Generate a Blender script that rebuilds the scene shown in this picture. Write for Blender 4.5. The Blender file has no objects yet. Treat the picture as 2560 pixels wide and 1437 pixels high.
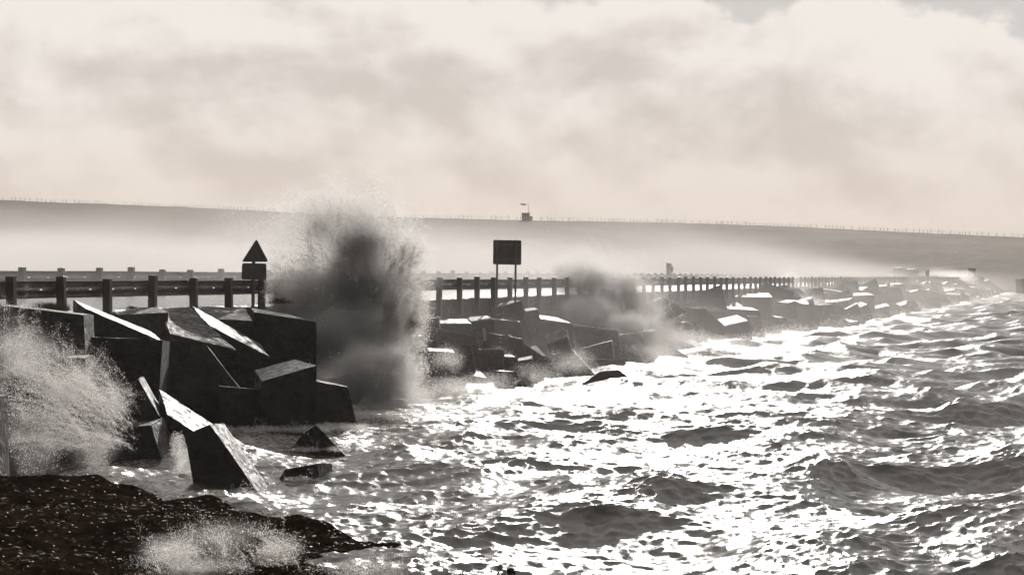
import bpy, bmesh, math, random
import numpy as np
from mathutils import Vector, Matrix

random.seed(11)
rng = np.random.default_rng(11)
sc = bpy.context.scene
col = sc.collection
R = math.radians

# ------------------------------------------------------------------ camera, sky, sun, exposure
EYE = 3.0                      # metres above mean sea level
F = 6400.0                     # focal length in pixels of the 2560 px photograph (90 mm on 36 mm)
cd = bpy.data.cameras.new('camera')
cd.lens, cd.sensor_width = 90.0, 36.0
cd.shift_y = -26.5 / 2560
cd.clip_start, cd.clip_end = 0.5, 6000
cam = bpy.data.objects.new('camera', cd); col.objects.link(cam)
cam.location = (0, 0, EYE); cam.rotation_euler = (R(90), 0, 0)
sc.camera = cam

SUN_AZ, SUN_EL = R(4.5), R(15.0)          # azimuth from +Y towards +X
SD = Vector((math.sin(SUN_AZ) * math.cos(SUN_EL), math.cos(SUN_AZ) * math.cos(SUN_EL), math.sin(SUN_EL)))
sl = bpy.data.lights.new('sun', 'SUN'); sl.energy = 4.6; sl.angle = R(0.53); sl.color = (1.0, 0.95, 0.895)
sun = bpy.data.objects.new('sun', sl); col.objects.link(sun)
sun.rotation_euler = SD.to_track_quat('Z', 'Y').to_euler()

sc.view_settings.view_transform = 'Standard'; sc.view_settings.look = 'None'
sc.view_settings.exposure = 0.0; sc.view_settings.gamma = 1.0; sc.view_settings.use_curve_mapping = False
sc.cycles.max_bounces = 3; sc.cycles.diffuse_bounces = 1; sc.cycles.glossy_bounces = 1
sc.cycles.transmission_bounces = 1; sc.cycles.volume_bounces = 0; sc.cycles.transparent_max_bounces = 24
sc.cycles.sample_clamp_indirect = 4.0; sc.cycles.sample_clamp_direct = 8.0
sc.cycles.use_light_tree = False
sc.cycles.caustics_reflective = False; sc.cycles.caustics_refractive = False
sc.cycles.use_denoising = True
sc.cycles.use_adaptive_sampling = True; sc.cycles.adaptive_threshold = 0.03
sc.cycles.volume_max_steps = 256


class NT:
    """tiny helper for node trees"""
    def __init__(self, tree):
        self.t = tree; self.n = tree.nodes; self.l = tree.links
    def add(self, kind, **kw):
        nd = self.n.new(kind)
        for k, v in kw.items():
            setattr(nd, k, v)
        return nd
    def put(self, sock, val):
        if hasattr(val, 'is_output'):
            self.l.new(val, sock)
        elif val is not None:
            sock.default_value = val
    def math(self, op, a, b=None, c=None, clamp=False):
        nd = self.add('ShaderNodeMath', operation=op, use_clamp=clamp)
        for i, v in enumerate((a, b, c)):
            if v is not None: self.put(nd.inputs[i], v)
        return nd.outputs[0]
    def vmath(self, op, a, b=None, c=None):
        nd = self.add('ShaderNodeVectorMath', operation=op)
        for i, v in enumerate((a, b, c)):
            if v is not None: self.put(nd.inputs[i], v)
        return nd.outputs['Value'] if op in ('DOT_PRODUCT', 'LENGTH', 'DISTANCE') else nd.outputs[0]
    def rng(self, v, a, b, c, d, smooth=False):
        nd = self.add('ShaderNodeMapRange', interpolation_type='SMOOTHSTEP' if smooth else 'LINEAR')
        for i, x in enumerate((v, a, b, c, d)): self.put(nd.inputs[i], x)
        return nd.outputs[0]
    def noise(self, vec, scale, detail=4, rough=0.55, dist=0.0):
        nd = self.add('ShaderNodeTexNoise')
        if vec is not None: self.l.new(vec, nd.inputs['Vector'])
        nd.inputs['Scale'].default_value = scale; nd.inputs['Detail'].default_value = detail
        nd.inputs['Roughness'].default_value = rough; nd.inputs['Distortion'].default_value = dist
        return nd.outputs[0]
    def mix(self, f, a, b):
        nd = self.add('ShaderNodeMix', data_type='RGBA')
        self.put(nd.inputs[0], f); self.put(nd.inputs[6], a); self.put(nd.inputs[7], b)
        return nd.outputs[2]


# ---- world: Nishita sky seen through gaps of a bright broken cloud deck
w = bpy.data.worlds.new('World'); sc.world = w; w.use_nodes = True
T = NT(w.node_tree); T.n.clear()
tc = T.add('ShaderNodeTexCoord')
sky = T.add('ShaderNodeTexSky', sky_type='NISHITA', sun_disc=False, sun_elevation=SUN_EL, sun_rotation=SUN_AZ,
            altitude=10, air_density=1.0, dust_density=3.0, ozone_density=1.0)
d = tc.outputs['Generated']
sx = T.add('ShaderNodeSeparateXYZ'); T.l.new(d, sx.inputs[0])
warp = T.add('ShaderNodeVectorMath', operation='MULTIPLY'); T.l.new(d, warp.inputs[0]); warp.inputs[1].default_value = (10.0, 10.0, 16.0)
off = T.vmath('ADD', warp.outputs[0], (3.1, 0.0, 4.35))
n1 = T.noise(off, 0.9, 6, 0.52, 0.2)                     # cloud masses
n3 = T.noise(T.vmath('ADD', off, (0.05, 0.0, 0.17)), 0.9, 5, 0.52, 0.2)
n2 = T.noise(T.vmath('ADD', warp.outputs[0], (13.1, 5.0, 2.7)), 0.7, 3, 0.5, 0.3)
elev = T.rng(sx.outputs[2], 0.0, 0.085, 0.0, 1.0, True)
puff = T.noise(T.vmath('MULTIPLY', T.vmath('ADD', d, (0.35, 0.0, 0.0)), (16.0, 16.0, 22.0)), 1.0, 6, 0.5, 0.0)
bank = T.rng(T.math('SUBTRACT', T.math('ADD', T.math('MULTIPLY', T.math('SUBTRACT', puff, 0.5), 0.12), 0.1085), sx.outputs[2]), -0.001, 0.006, 0.0, 1.0, True)
high = T.math('MULTIPLY', T.rng(n1, 0.46, 0.54, 0.0, 1.0, True), T.rng(sx.outputs[2], 0.12, 0.20, 0.0, 1.0, True))
cover = T.math('MAXIMUM', bank, high)                     # a bank of heaped cloud, broken cloud above it
rimlit = T.math('MULTIPLY', bank, T.rng(T.math('SUBTRACT', T.math('ADD', T.math('MULTIPLY', T.math('SUBTRACT', puff, 0.5), 0.12), 0.1085), sx.outputs[2]), 0.0, 0.03, 0.14, 0.0, True))
puff2 = T.noise(T.vmath('MULTIPLY', T.vmath('ADD', d, (0.354, 0.0, 0.009)), (16.0, 16.0, 22.0)), 1.0, 6, 0.5, 0.0)
relief = T.math('ADD', T.math('SUBTRACT', n1, n3), T.math('MULTIPLY', T.math('SUBTRACT', puff, puff2), 0.8))   # lit tops, shaded bases
lit = T.rng(T.math('ADD', T.math('ADD', T.math('MULTIPLY', relief, 1.9), T.math('MULTIPLY', n2, 0.75)), rimlit), 0.02, 0.54, 0.0, 1.0, True)
top_c = T.mix(lit, (0.63, 0.58, 0.54, 1), (0.90, 0.85, 0.80, 1))
low_c = T.mix(lit, (0.68, 0.59, 0.525, 1), (0.79, 0.69, 0.61, 1))
cloud = T.mix(elev, low_c, top_c)
gap = T.mix(0.993, sky.outputs[0], (5.85, 5.85, 5.85, 1))
c10 = T.vmath('SCALE', cloud); T.n[-1].inputs['Scale'].default_value = 10.0
full = T.mix(cover, gap, c10)
toward = T.vmath('DOT_PRODUCT', d, tuple(SD))
fall = T.rng(toward, -0.5, 0.92, 0.18, 1.0, True)
full2 = T.add('ShaderNodeVectorMath', operation='SCALE'); T.l.new(full, full2.inputs[0]); T.l.new(fall, full2.inputs['Scale'])
bg = T.add('ShaderNodeBackground'); bg.inputs['Strength'].default_value = 0.1
T.l.new(full2.outputs[0], bg.inputs[0])
wo = T.add('ShaderNodeOutputWorld'); T.l.new(bg.outputs[0], wo.inputs[0])


# ------------------------------------------------------------------ helpers
def at(px, py, Y):
    """point at depth Y that shows at pixel (px, py) of the photograph"""
    return Vector(((px - 1280) / F * Y, Y, EYE - (py - 692) / F * Y))

ALPHA = math.atan(0.225); CA, SA = math.cos(ALPHA), math.sin(ALPHA)
def W(u, v, z):
    """barrier coordinates: u along the causeway, v towards the open sea, v = 0 at the seaward guardrail"""
    return Vector((-20 + u * SA + v * CA, u * CA - v * SA, z))

def tag(o, label=None, cat=None, group=None, kind=None):
    for k, v in (('label', label), ('category', cat), ('group', group), ('kind', kind)):
        if v: o[k] = v
    return o

def link(name, me, mat=None, parent=None, loc=None, rot=None):
    o = bpy.data.objects.new(name, me); col.objects.link(o)
    if mat is not None and me is not None and hasattr(me, 'materials') and not me.materials: me.materials.append(mat)
    if parent is not None: o.parent = parent
    if loc is not None: o.location = loc
    if rot is not None: o.rotation_euler = rot
    return o

def empty(name, loc, rot=(0, 0, 0)):
    o = bpy.data.objects.new(name, None); col.objects.link(o); o.location = loc; o.rotation_euler = rot
    o.empty_display_size = 0.2
    return o

def mesh(name, verts, faces, smooth=False):
    me = bpy.data.meshes.new(name)
    me.from_pydata([tuple(v) for v in verts], [], faces); me.update()
    if smooth: me.polygons.foreach_set('use_smooth', [True] * len(me.polygons))
    return me

def grid_mesh(name, V, nr, nc, smooth=True):
    """V: (nr*nc, 3) array"""
    me = bpy.data.meshes.new(name)
    i = np.arange(nr * nc).reshape(nr, nc)
    q = np.stack([i[:-1, :-1], i[:-1, 1:], i[1:, 1:], i[1:, :-1]], -1).reshape(-1, 4)
    me.vertices.add(len(V)); me.vertices.foreach_set('co', V.astype(np.float32).ravel())
    me.loops.add(q.size); me.loops.foreach_set('vertex_index', q.astype(np.int32).ravel())
    me.polygons.add(len(q)); me.polygons.foreach_set('loop_start', np.arange(0, q.size, 4, dtype=np.int32))
    me.polygons.foreach_set('use_smooth', np.full(len(q), smooth))
    me.update(calc_edges=True)
    return me

def box_bm(bm, c, s, m=None):
    ret = bmesh.ops.create_cube(bm, size=1.0)['verts']
    for v in ret:
        v.co = Vector((v.co.x * s[0] + c[0], v.co.y * s[1] + c[1], v.co.z * s[2] + c[2]))
        if m: v.co = m @ v.co
    return ret

def bm_mesh(name, bm, bevel=0.0, seg=2, smooth=False):
    if bevel:
        bmesh.ops.bevel(bm, geom=list(bm.edges), offset=bevel, segments=seg, affect='EDGES', profile=0.6)
    me = bpy.data.meshes.new(name); bm.to_mesh(me); bm.free()
    if smooth: me.polygons.foreach_set('use_smooth', [True] * len(me.polygons))
    return me

def box_mesh(name, s, c=(0, 0, 0), bevel=0.0):
    bm = bmesh.new(); box_bm(bm, c, s); return bm_mesh(name, bm, bevel)

def cyl_mesh(name, r, h, n=12, r2=None, z0=0.0):
    bm = bmesh.new()
    bmesh.ops.create_cone(bm, cap_ends=True, segments=n, radius1=r, radius2=r if r2 is None else r2, depth=h)
    for v in bm.verts: v.co.z += h / 2 + z0
    return bm_mesh(name, bm)

def prism_mesh(name, pts, t, bevel=0.0):
    """outline in (x, z), extruded along y by t"""
    n = len(pts)
    V = [(x, -t / 2, z) for x, z in pts] + [(x, t / 2, z) for x, z in pts]
    Fc = [list(range(n)), list(range(2 * n - 1, n - 1, -1))] + [[i, i + n, (i + 1) % n + n, (i + 1) % n] for i in range(n)]
    me = mesh(name, V, Fc)
    bm = bmesh.new(); bm.from_mesh(me); bmesh.ops.recalc_face_normals(bm, faces=list(bm.faces)); bm.to_mesh(me); bm.free()
    return me

def rounded(pts, r, n=4):
    out = []
    P = [Vector((p[0], p[1])) for p in pts]
    for i, p in enumerate(P):
        a, b = P[i - 1] - p, P[(i + 1) % len(P)] - p
        a1, b1 = p + a.normalized() * r, p + b.normalized() * r
        for k in range(n + 1):
            t = k / n
            q = a1 * (1 - t) ** 2 + p * 2 * t * (1 - t) + b1 * t ** 2
            out.append((q.x, q.y))
    return out

# value noise in numpy
_H = rng.random((64, 64, 64)).astype(np.float32)
def vnoise(P, scale):
    q = P * scale + 100.0
    i = np.floor(q).astype(np.int64); f = q - i; f = f * f * (3 - 2 * f); i &= 63; j = (i + 1) & 63
    x0, y0, z0 = i.T; x1, y1, z1 = j.T; fx, fy, fz = f.T
    a = _H[x0, y0, z0] * (1 - fx) + _H[x1, y0, z0] * fx
    b = _H[x0, y1, z0] * (1 - fx) + _H[x1, y1, z0] * fx
    c = _H[x0, y0, z1] * (1 - fx) + _H[x1, y0, z1] * fx
    e = _H[x0, y1, z1] * (1 - fx) + _H[x1, y1, z1] * fx
    return (a * (1 - fy) + b * fy) * (1 - fz) + (c * (1 - fy) + e * fy) * fz
def fbm(P, scale, octv=4, g=0.5):
    s = 0; a = 1.0; t = 0
    for _ in range(octv):
        s = s + a * vnoise(P, scale); t += a; a *= g; scale *= 2.03
    return s / t


# ------------------------------------------------------------------ materials
def new_mat(name):
    m = bpy.data.materials.new(name); m.use_nodes = True
    t = NT(m.node_tree); t.n.clear()
    out = t.add('ShaderNodeOutputMaterial')
    return m, t, out

def pbr(name, c1, c2, scale=3.0, r1=0.4, r2=0.7, bump=0.3, bscale=20.0, metal=0.0, spec=0.5, stretch=None, bdist=0.02, coat=0.0):
    m, t, out = new_mat(name)
    tcn = t.add('ShaderNodeTexCoord'); v = tcn.outputs['Object']
    if stretch: v = t.vmath('MULTIPLY', v, stretch)
    n = t.noise(v, scale, 6, 0.6); nb = t.noise(v, bscale, 5, 0.6)
    f = t.rng(n, 0.35, 0.65, 0, 1)
    p = t.add('ShaderNodeBsdfPrincipled')
    t.put(p.inputs['Base Color'], t.mix(f, (*c1, 1), (*c2, 1)))
    t.put(p.inputs['Roughness'], t.rng(nb, 0.35, 0.65, r1, r2))
    p.inputs['Metallic'].default_value = metal
    p.inputs['Specular IOR Level'].default_value = spec
    if coat: p.inputs['Coat Weight'].default_value = coat; p.inputs['Coat Roughness'].default_value = 0.08
    if bump:
        b = t.add('ShaderNodeBump'); b.inputs['Strength'].default_value = bump; b.inputs['Distance'].default_value = bdist
        t.l.new(nb, b.inputs['Height']); t.l.new(b.outputs[0], p.inputs['Normal'])
    t.l.new(p.outputs[0], out.inputs[0])
    return m

M = {}
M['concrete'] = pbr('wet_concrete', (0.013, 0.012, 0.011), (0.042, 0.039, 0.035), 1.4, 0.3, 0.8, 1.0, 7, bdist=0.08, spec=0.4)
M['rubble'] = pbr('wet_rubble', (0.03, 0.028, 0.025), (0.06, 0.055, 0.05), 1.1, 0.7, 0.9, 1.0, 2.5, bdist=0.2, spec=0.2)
M['asphalt'] = pbr('wet_asphalt', (0.035, 0.035, 0.035), (0.06, 0.06, 0.058), 0.8, 0.10, 0.34, 0.5, 9, bdist=0.02)
M['timber'] = pbr('wet_timber', (0.05, 0.042, 0.034), (0.10, 0.085, 0.07), 4, 0.4, 0.6, 0.3, 30, stretch=(1, 1, 0.15))
M['steel'] = pbr('weathered_steel', (0.08, 0.078, 0.075), (0.15, 0.145, 0.14), 5, 0.35, 0.55, 0.1, 30, metal=0.5)
M['pole'] = pbr('galvanised_pole', (0.13, 0.13, 0.13), (0.2, 0.2, 0.195), 8, 0.4, 0.55, 0.05, 30, metal=0.3)
M['signback'] = pbr('sign_back', (0.10, 0.10, 0.098), (0.14, 0.138, 0.135), 3, 0.45, 0.6, 0.05, 30)
M['signface'] = pbr('sign_face', (0.7, 0.7, 0.68), (0.78, 0.78, 0.76), 3, 0.4, 0.5, 0.0, 30)
M['hill'] = pbr('rough_pasture', (0.034, 0.026, 0.016), (0.115, 0.085, 0.055), 0.018, 0.9, 1.0, 0.6, 0.4, spec=0.1, bdist=0.8)
M['hutwall'] = pbr('old_concrete', (0.11, 0.105, 0.10), (0.17, 0.16, 0.15), 1.5, 0.8, 0.9, 0.2, 10)
M['dark'] = pbr('dark_opening', (0.02, 0.02, 0.02), (0.03, 0.03, 0.03), 1.5, 0.5, 0.6, 0.0, 10)
M['orange'] = pbr('faded_orange', (0.30, 0.07, 0.02), (0.36, 0.09, 0.03), 3, 0.4, 0.5, 0.0, 10)
M['vanpaint'] = pbr('van_paint', (0.30, 0.30, 0.30), (0.36, 0.36, 0.355), 3, 0.6, 0.7, 0.0, 10)
M['carpaint'] = pbr('car_paint', (0.10, 0.10, 0.11), (0.13, 0.13, 0.14), 3, 0.6, 0.7, 0.0, 10)
M['glass'] = pbr('dark_glass', (0.02, 0.022, 0.025), (0.03, 0.032, 0.035), 3, 0.05, 0.08, 0.0, 10)
M['rubber'] = pbr('tyre_rubber', (0.02, 0.02, 0.02), (0.03, 0.03, 0.03), 3, 0.7, 0.8, 0.0, 10)
M['lampglass'] = pbr('headlamp_glass', (0.6, 0.6, 0.6), (0.7, 0.7, 0.7), 3, 0.1, 0.15, 0.0, 10)
M['grassblade'] = pbr('grass_blade', (0.05, 0.05, 0.02), (0.10, 0.085, 0.035), 3, 0.4, 0.6, 0.0, 10)
M['weed'] = pbr('bladder_wrack', (0.022, 0.013, 0.006), (0.075, 0.040, 0.012), 6, 0.55, 0.8, 0.2, 30, spec=0.1)
M['weedbed'] = pbr('wrack_bed', (0.010, 0.0075, 0.0055), (0.028, 0.019, 0.011), 5, 0.7, 0.95, 1.0, 18, bdist=0.04, spec=0.0)

def water_material():
    m, t, out = new_mat('sea_water')
    geo = t.add('ShaderNodeNewGeometry'); v = geo.outputs['Position']
    att = t.add('ShaderNodeAttribute', attribute_name='foam'); fo = att.outputs['Fac']
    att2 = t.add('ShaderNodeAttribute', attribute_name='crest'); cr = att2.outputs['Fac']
    st = t.vmath('MULTIPLY', v, (1.0, 1.0, 1.0))
    na = t.noise(st, 2.2, 6, 0.68, 0.4)
    nf = t.noise(v, 9.0, 6, 0.7, 0.8)
    foam = t.math('MULTIPLY', fo, t.rng(nf, 0.42, 0.62, 0, 1, True), clamp=True)
    base = t.mix(cr, (0.095, 0.087, 0.077, 1), (0.165, 0.135, 0.105, 1))  # browner crests: backlit glow painted into the base colour, plus sandier water
    base = t.mix(foam, base, (0.50, 0.47, 0.43, 1))
    p = t.add('ShaderNodeBsdfPrincipled')
    t.put(p.inputs['Base Color'], base)
    t.put(p.inputs['Roughness'], t.math('ADD', t.math('MULTIPLY', foam, 0.35), 0.18))
    p.inputs['IOR'].default_value = 1.333
    nb = t.noise(t.vmath('MULTIPLY', v, (1.0, 0.8, 1.0)), 0.7, 3, 0.6, 0.3)
    b0 = t.add('ShaderNodeBump'); b0.inputs['Strength'].default_value = 1.0; b0.inputs['Distance'].default_value = 0.10
    t.l.new(nb, b0.inputs['Height'])
    b1 = t.add('ShaderNodeBump'); b1.inputs['Strength'].default_value = 1.0; b1.inputs['Distance'].default_value = 0.03
    t.l.new(na, b1.inputs['Height']); t.l.new(b0.outputs[0], b1.inputs['Normal']); t.l.new(b1.outputs[0], p.inputs['Normal'])
    t.l.new(p.outputs[0], out.inputs[0])
    return m
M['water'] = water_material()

def drop_material():
    m, t, out = new_mat('spray_drops')
    tr = t.add('ShaderNodeBsdfTranslucent'); tr.inputs[0].default_value = (0.92, 0.90, 0.875, 1)
    df = t.add('ShaderNodeBsdfDiffuse'); df.inputs[0].default_value = (0.85, 0.84, 0.82, 1)
    mx = t.add('ShaderNodeMixShader'); mx.inputs[0].default_value = 0.25
    t.l.new(tr.outputs[0], mx.inputs[1]); t.l.new(df.outputs[0], mx.inputs[2]); t.l.new(mx.outputs[0], out.inputs[0])
    return m
M['drops'] = drop_material()

def mist_material(name, color=(0.96, 0.955, 0.95), g=0.35, density=1.0, step=1.0):
    m, t, out = new_mat(name)
    pv = t.add('ShaderNodeVolumePrincipled')
    pv.inputs['Color'].default_value = (*color, 1); pv.inputs['Density'].default_value = density
    pv.inputs['Anisotropy'].default_value = g
    t.l.new(pv.outputs[0], out.inputs['Volume'])
    try: m.cycles.volume_step_rate = step
    except Exception: pass
    return m


# ------------------------------------------------------------------ the sea
def fft_tile(L, N, wind, kmin, kmax, power, spread, seed, std=None, slope=None):
    r = np.random.default_rng(seed)
    k1 = np.fft.fftfreq(N, d=L / N) * 2 * np.pi
    kx, ky = np.meshgrid(k1, k1, indexing='ij'); k = np.hypot(kx, ky); k[0, 0] = 1e-6
    cosw = (kx * wind[0] + ky * wind[1]) / k
    S = np.where((k > kmin) & (k < kmax), k ** (-power), 0.0) * np.exp(-(kmin * 1.25 / k) ** 4)
    S *= (np.abs(cosw) ** spread) * np.where(cosw > 0, 1.0, 0.06) + 0.05
    A = np.sqrt(S) * (r.normal(size=k.shape) + 1j * r.normal(size=k.shape))
    h = np.fft.ifft2(A).real
    g = np.fft.ifft2(1j * kx * A).real
    s = std / h.std() if std else slope / np.hypot(g.std(), g.std())
    A *= s
    h = np.fft.ifft2(A).real
    dx = -np.fft.ifft2(-1j * kx / k * A).real * -1; dy = -np.fft.ifft2(-1j * ky / k * A).real * -1
    jx = np.fft.ifft2(kx * kx / k * A).real; jy = np.fft.ifft2(ky * ky / k * A).real; jxy = np.fft.ifft2(kx * ky / k * A).real
    return dict(L=L, N=N, h=h, dx=np.fft.ifft2(1j * kx / k * A).real, dy=np.fft.ifft2(1j * ky / k * A).real, jx=jx, jy=jy, jxy=jxy)

def samp(tl, key, x, y):
    N, L = tl['N'], tl['L']; a = tl[key]
    fx = (x / L * N) % N; fy = (y / L * N) % N
    i = np.floor(fx).astype(int); j = np.floor(fy).astype(int); u = fx - i; v = fy - j
    i %= N; j %= N; i1 = (i + 1) % N; j1 = (j + 1) % N
    return (a[i, j] * (1 - u) + a[i1, j] * u) * (1 - v) + (a[i, j1] * (1 - u) + a[i1, j1] * u) * v

WIND = np.array([-0.80, 0.60]); WIND /= np.hypot(*WIND)
T1 = fft_tile(67.0, 512, WIND, 0.60, 5.5, 4.2, 2.0, 5, std=0.135)
T2 = fft_tile(15.7, 512, WIND, 5.5, 60.0, 2.9, 1.0, 8, slope=0.27)
CH = 1.15

def sea_field(x, y, fine=None):
    """displaced sea: returns X, Y, Z, compression"""
    v = (x + 20) * CA - y * SA                       # seaward distance from the guardrail
    amp = np.where(v > -3, 1.0, 0.22) * (0.72 + 0.28 * np.clip((v - 3) / 9.0, 0, 1))
    amp = amp * np.clip(1.0 - 0.25 * np.clip((y - 150) / 300, 0, 1), 0, 1)
    h = samp(T1, 'h', x, y); dx = samp(T1, 'dx', x, y); dy = samp(T1, 'dy', x, y)
    if fine is not None:
        h = h + fine * samp(T2, 'h', x, y); dx = dx + fine * samp(T2, 'dx', x, y); dy = dy + fine * samp(T2, 'dy', x, y)
    J = (1 - CH * samp(T1, 'jx', x, y)) * (1 - CH * samp(T1, 'jy', x, y)) - (CH * samp(T1, 'jxy', x, y)) ** 2
    return x + CH * amp * dx, y + CH * amp * dy, amp * h, J, v

def build_sea():
    ys = [17.0]
    while ys[-1] < 1100:
        y = ys[-1]; ys.append(y + max(0.05, (0.0016 if y < 60 else 0.0026 if y < 150 else 0.0038 if y < 300 else 0.01) * y))
    ys = np.array(ys)
    fine_t = np.arange(-0.235, 0.2351, 0.00098)
    side = 0.235 + np.cumsum(np.geomspace(0.0012, 0.32, 45))
    t = np.concatenate([-side[::-1], fine_t, side])
    yy, tt = np.meshgrid(ys, t, indexing='ij'); xx = yy * tt
    x, y = xx.ravel(), yy.ravel()
    # large-scale sampling error is avoided by fading the short waves where cells get large
    fine = np.clip(1.45 - y / 120.0, 0, 1) * np.where(np.abs(tt.ravel()) > 0.3, 0, 1)
    X, Y, Z, J, v = sea_field(x, y, fine)
    wide = np.clip(1 - (np.abs(tt.ravel()) - 0.3) / 1.2, 0.1, 1)
    Z = Z * wide
    me = grid_mesh('sea', np.stack([X, Y, Z], 1), len(ys), len(t))
    surf = np.exp(-((v - 5.2) / 1.7) ** 2) * np.where(y > 40, 1, 0.5)
    foam = np.clip((0.22 - J) / 0.35, 0, 1) + 0.75 * surf
    a = me.attributes.new('foam', 'FLOAT', 'POINT'); a.data.foreach_set('value', np.clip(foam, 0, 1).astype(np.float32))
    crest = np.clip((Z - 0.10) / 0.45, 0, 1)  # height mask for the painted backlit glow and sandier crest water
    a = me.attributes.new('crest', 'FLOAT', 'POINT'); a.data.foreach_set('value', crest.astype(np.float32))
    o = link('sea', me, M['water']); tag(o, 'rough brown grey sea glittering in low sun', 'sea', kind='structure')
build_sea()


# ------------------------------------------------------------------ far shore and hill
RIDGE_Y = 750.0
def ridge_z(X):
    px = X / RIDGE_Y * F + 1280
    kp = [-6000, -2500, -900, 0, 250, 640, 1000, 1320, 1700, 1900, 2200, 2560, 3300, 5000, 9000]
    kv = [640, 560, 490, 500, 510, 527, 543, 550, 557, 564, 577, 593, 622, 650, 670]
    py = np.interp(px, kp, kv)
    return EYE + (692 - py) / F * RIDGE_Y

def shore_y(X):
    # the bay curves: the hill comes down to the causeway's end on the right
    return np.interp(X, [-900, -60, 40, 90, 130, 400, 900], [585, 575, 545, 500, 490, 520, 600])

def build_hill():
    xs = np.unique(np.concatenate([np.linspace(-900, -180, 60), np.linspace(-180, 200, 260), np.linspace(200, 900, 60)]))
    s = np.concatenate([np.linspace(-0.06, 1.0, 70), np.linspace(1.02, 2.6, 20)])
    V = []
    for k in s:
        X = xs; sy = shore_y(X); rz = ridge_z(X)
        Y = sy + k * (RIDGE_Y - sy)
        kk = np.clip(k, 0, 1)
        prof = (0.75 * kk + 0.25 * np.sin(kk * math.pi / 2)) if k <= 1 else 1 - 0.10 * (k - 1) ** 2
        Z = np.where(k < 0, k * 25, 0.4 + (rz - 0.4) * prof)
        P = np.stack([X, Y, np.zeros_like(X)], 1)
        Z = Z + (fbm(P, 0.03, 4) - 0.5) * 1.6 * kk * (1 if k < 0.93 else 0.35) + (fbm(P, 0.35, 3) - 0.5) * 0.35 * kk
        V.append(np.stack([X, Y, Z], 1))
    me = grid_mesh('hill', np.concatenate(V), len(s), len(xs))
    tag(link('hill', me, M['hill']), 'long low brown hill across the bay', 'hill', kind='structure')
build_hill()


# ------------------------------------------------------------------ causeway body, road
U0, U1 = 14.0, 520.0
def strip(name, prof, mat, us, jitter=0.0, thick=False):
    P = np.array(prof, float); V = []
    for u in us:
        for (v, z) in P:
            q = W(u, v, z); V.append(q)
    A = np.array([tuple(q) for q in V])
    if jitter:
        A = A + (np.stack([fbm(A + 7 * i, 0.9, 3) for i in range(3)], 1) - 0.5) * jitter
    me = grid_mesh(name, A, len(us), len(P))
    return link(name, me, mat)
us = np.arange(U0, U1, 1.5)
sl_p = [(-16, -3), (-12, 0.2), (-9, 1.7), (-7.4, 2.38), (-6.6, 2.47), (-6.35, 2.49)]
tag(strip('causeway_bank', sl_p, M['rubble'], us, 0.25), 'rubble bank on the sheltered side of the causeway', 'causeway', kind='structure')
sl_s = [(0.36, 1.75), (0.7, 1.25), (1.6, 0.9), (2.8, 0.3), (4.2, -0.4), (6.0, -1.4), (9, -3)]
tag(strip('causeway_slope', sl_s, M['rubble'], us, 0.5), 'rubble core beneath the concrete blocks', 'causeway', kind='structure')
us2 = np.concatenate([np.arange(U0, 130, 0.5), np.arange(130, U1, 2.0)])
tag(strip('road', [(-6.34, 2.51), (-5, 2.475), (-3.2, 2.42), (-1.6, 2.35), (-0.1, 2.295)], M['asphalt'], us2, 0.03),
    'wet narrow road along the top of the causeway', 'road', kind='structure')
def kerb_wall():
    prof = [(-0.115, 2.28), (-0.10, 2.335), (0.02, 2.345), (0.28, 2.335), (0.32, 2.30), (0.345, 1.5), (0.36, 1.0)]
    o = strip('kerb_wall', prof, M['concrete'], us2, 0.03)
    o.data.polygons.foreach_set('use_smooth', [False] * len(o.data.polygons))
    return tag(o, 'low concrete edge wall under the seaward guardrail', 'wall', kind='structure')
kerb_wall()

# ------------------------------------------------------------------ guardrails
SP = 2.43
def beam_mesh(name):
    prof = [(0.0, 0.155), (-0.062, 0.138), (-0.078, 0.118), (-0.078, 0.092), (-0.008, 0.034), (0.0, 0.014), (0.0, -0.014), (-0.008, -0.034),
            (-0.078, -0.092), (-0.078, -0.118), (-0.062, -0.138), (0.0, -0.155)]
    cuts = [0.0, 0.40, 0.53, 1.05, 1.08, 1.62, 1.75, SP + 0.004]
    slots = {1, 3, 5}
    V, Fc = [], []
    for c in cuts:
        for (v, z) in prof: V.append((v, c, z))
    n = len(prof)
    for i in range(len(cuts) - 1):
        for j in range(n - 1):
            if j == 5 and i in slots: continue
            Fc.append([i * n + j, i * n + j + 1, (i + 1) * n + j + 1, (i + 1) * n + j])
    return mesh(name, V, Fc)

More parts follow.
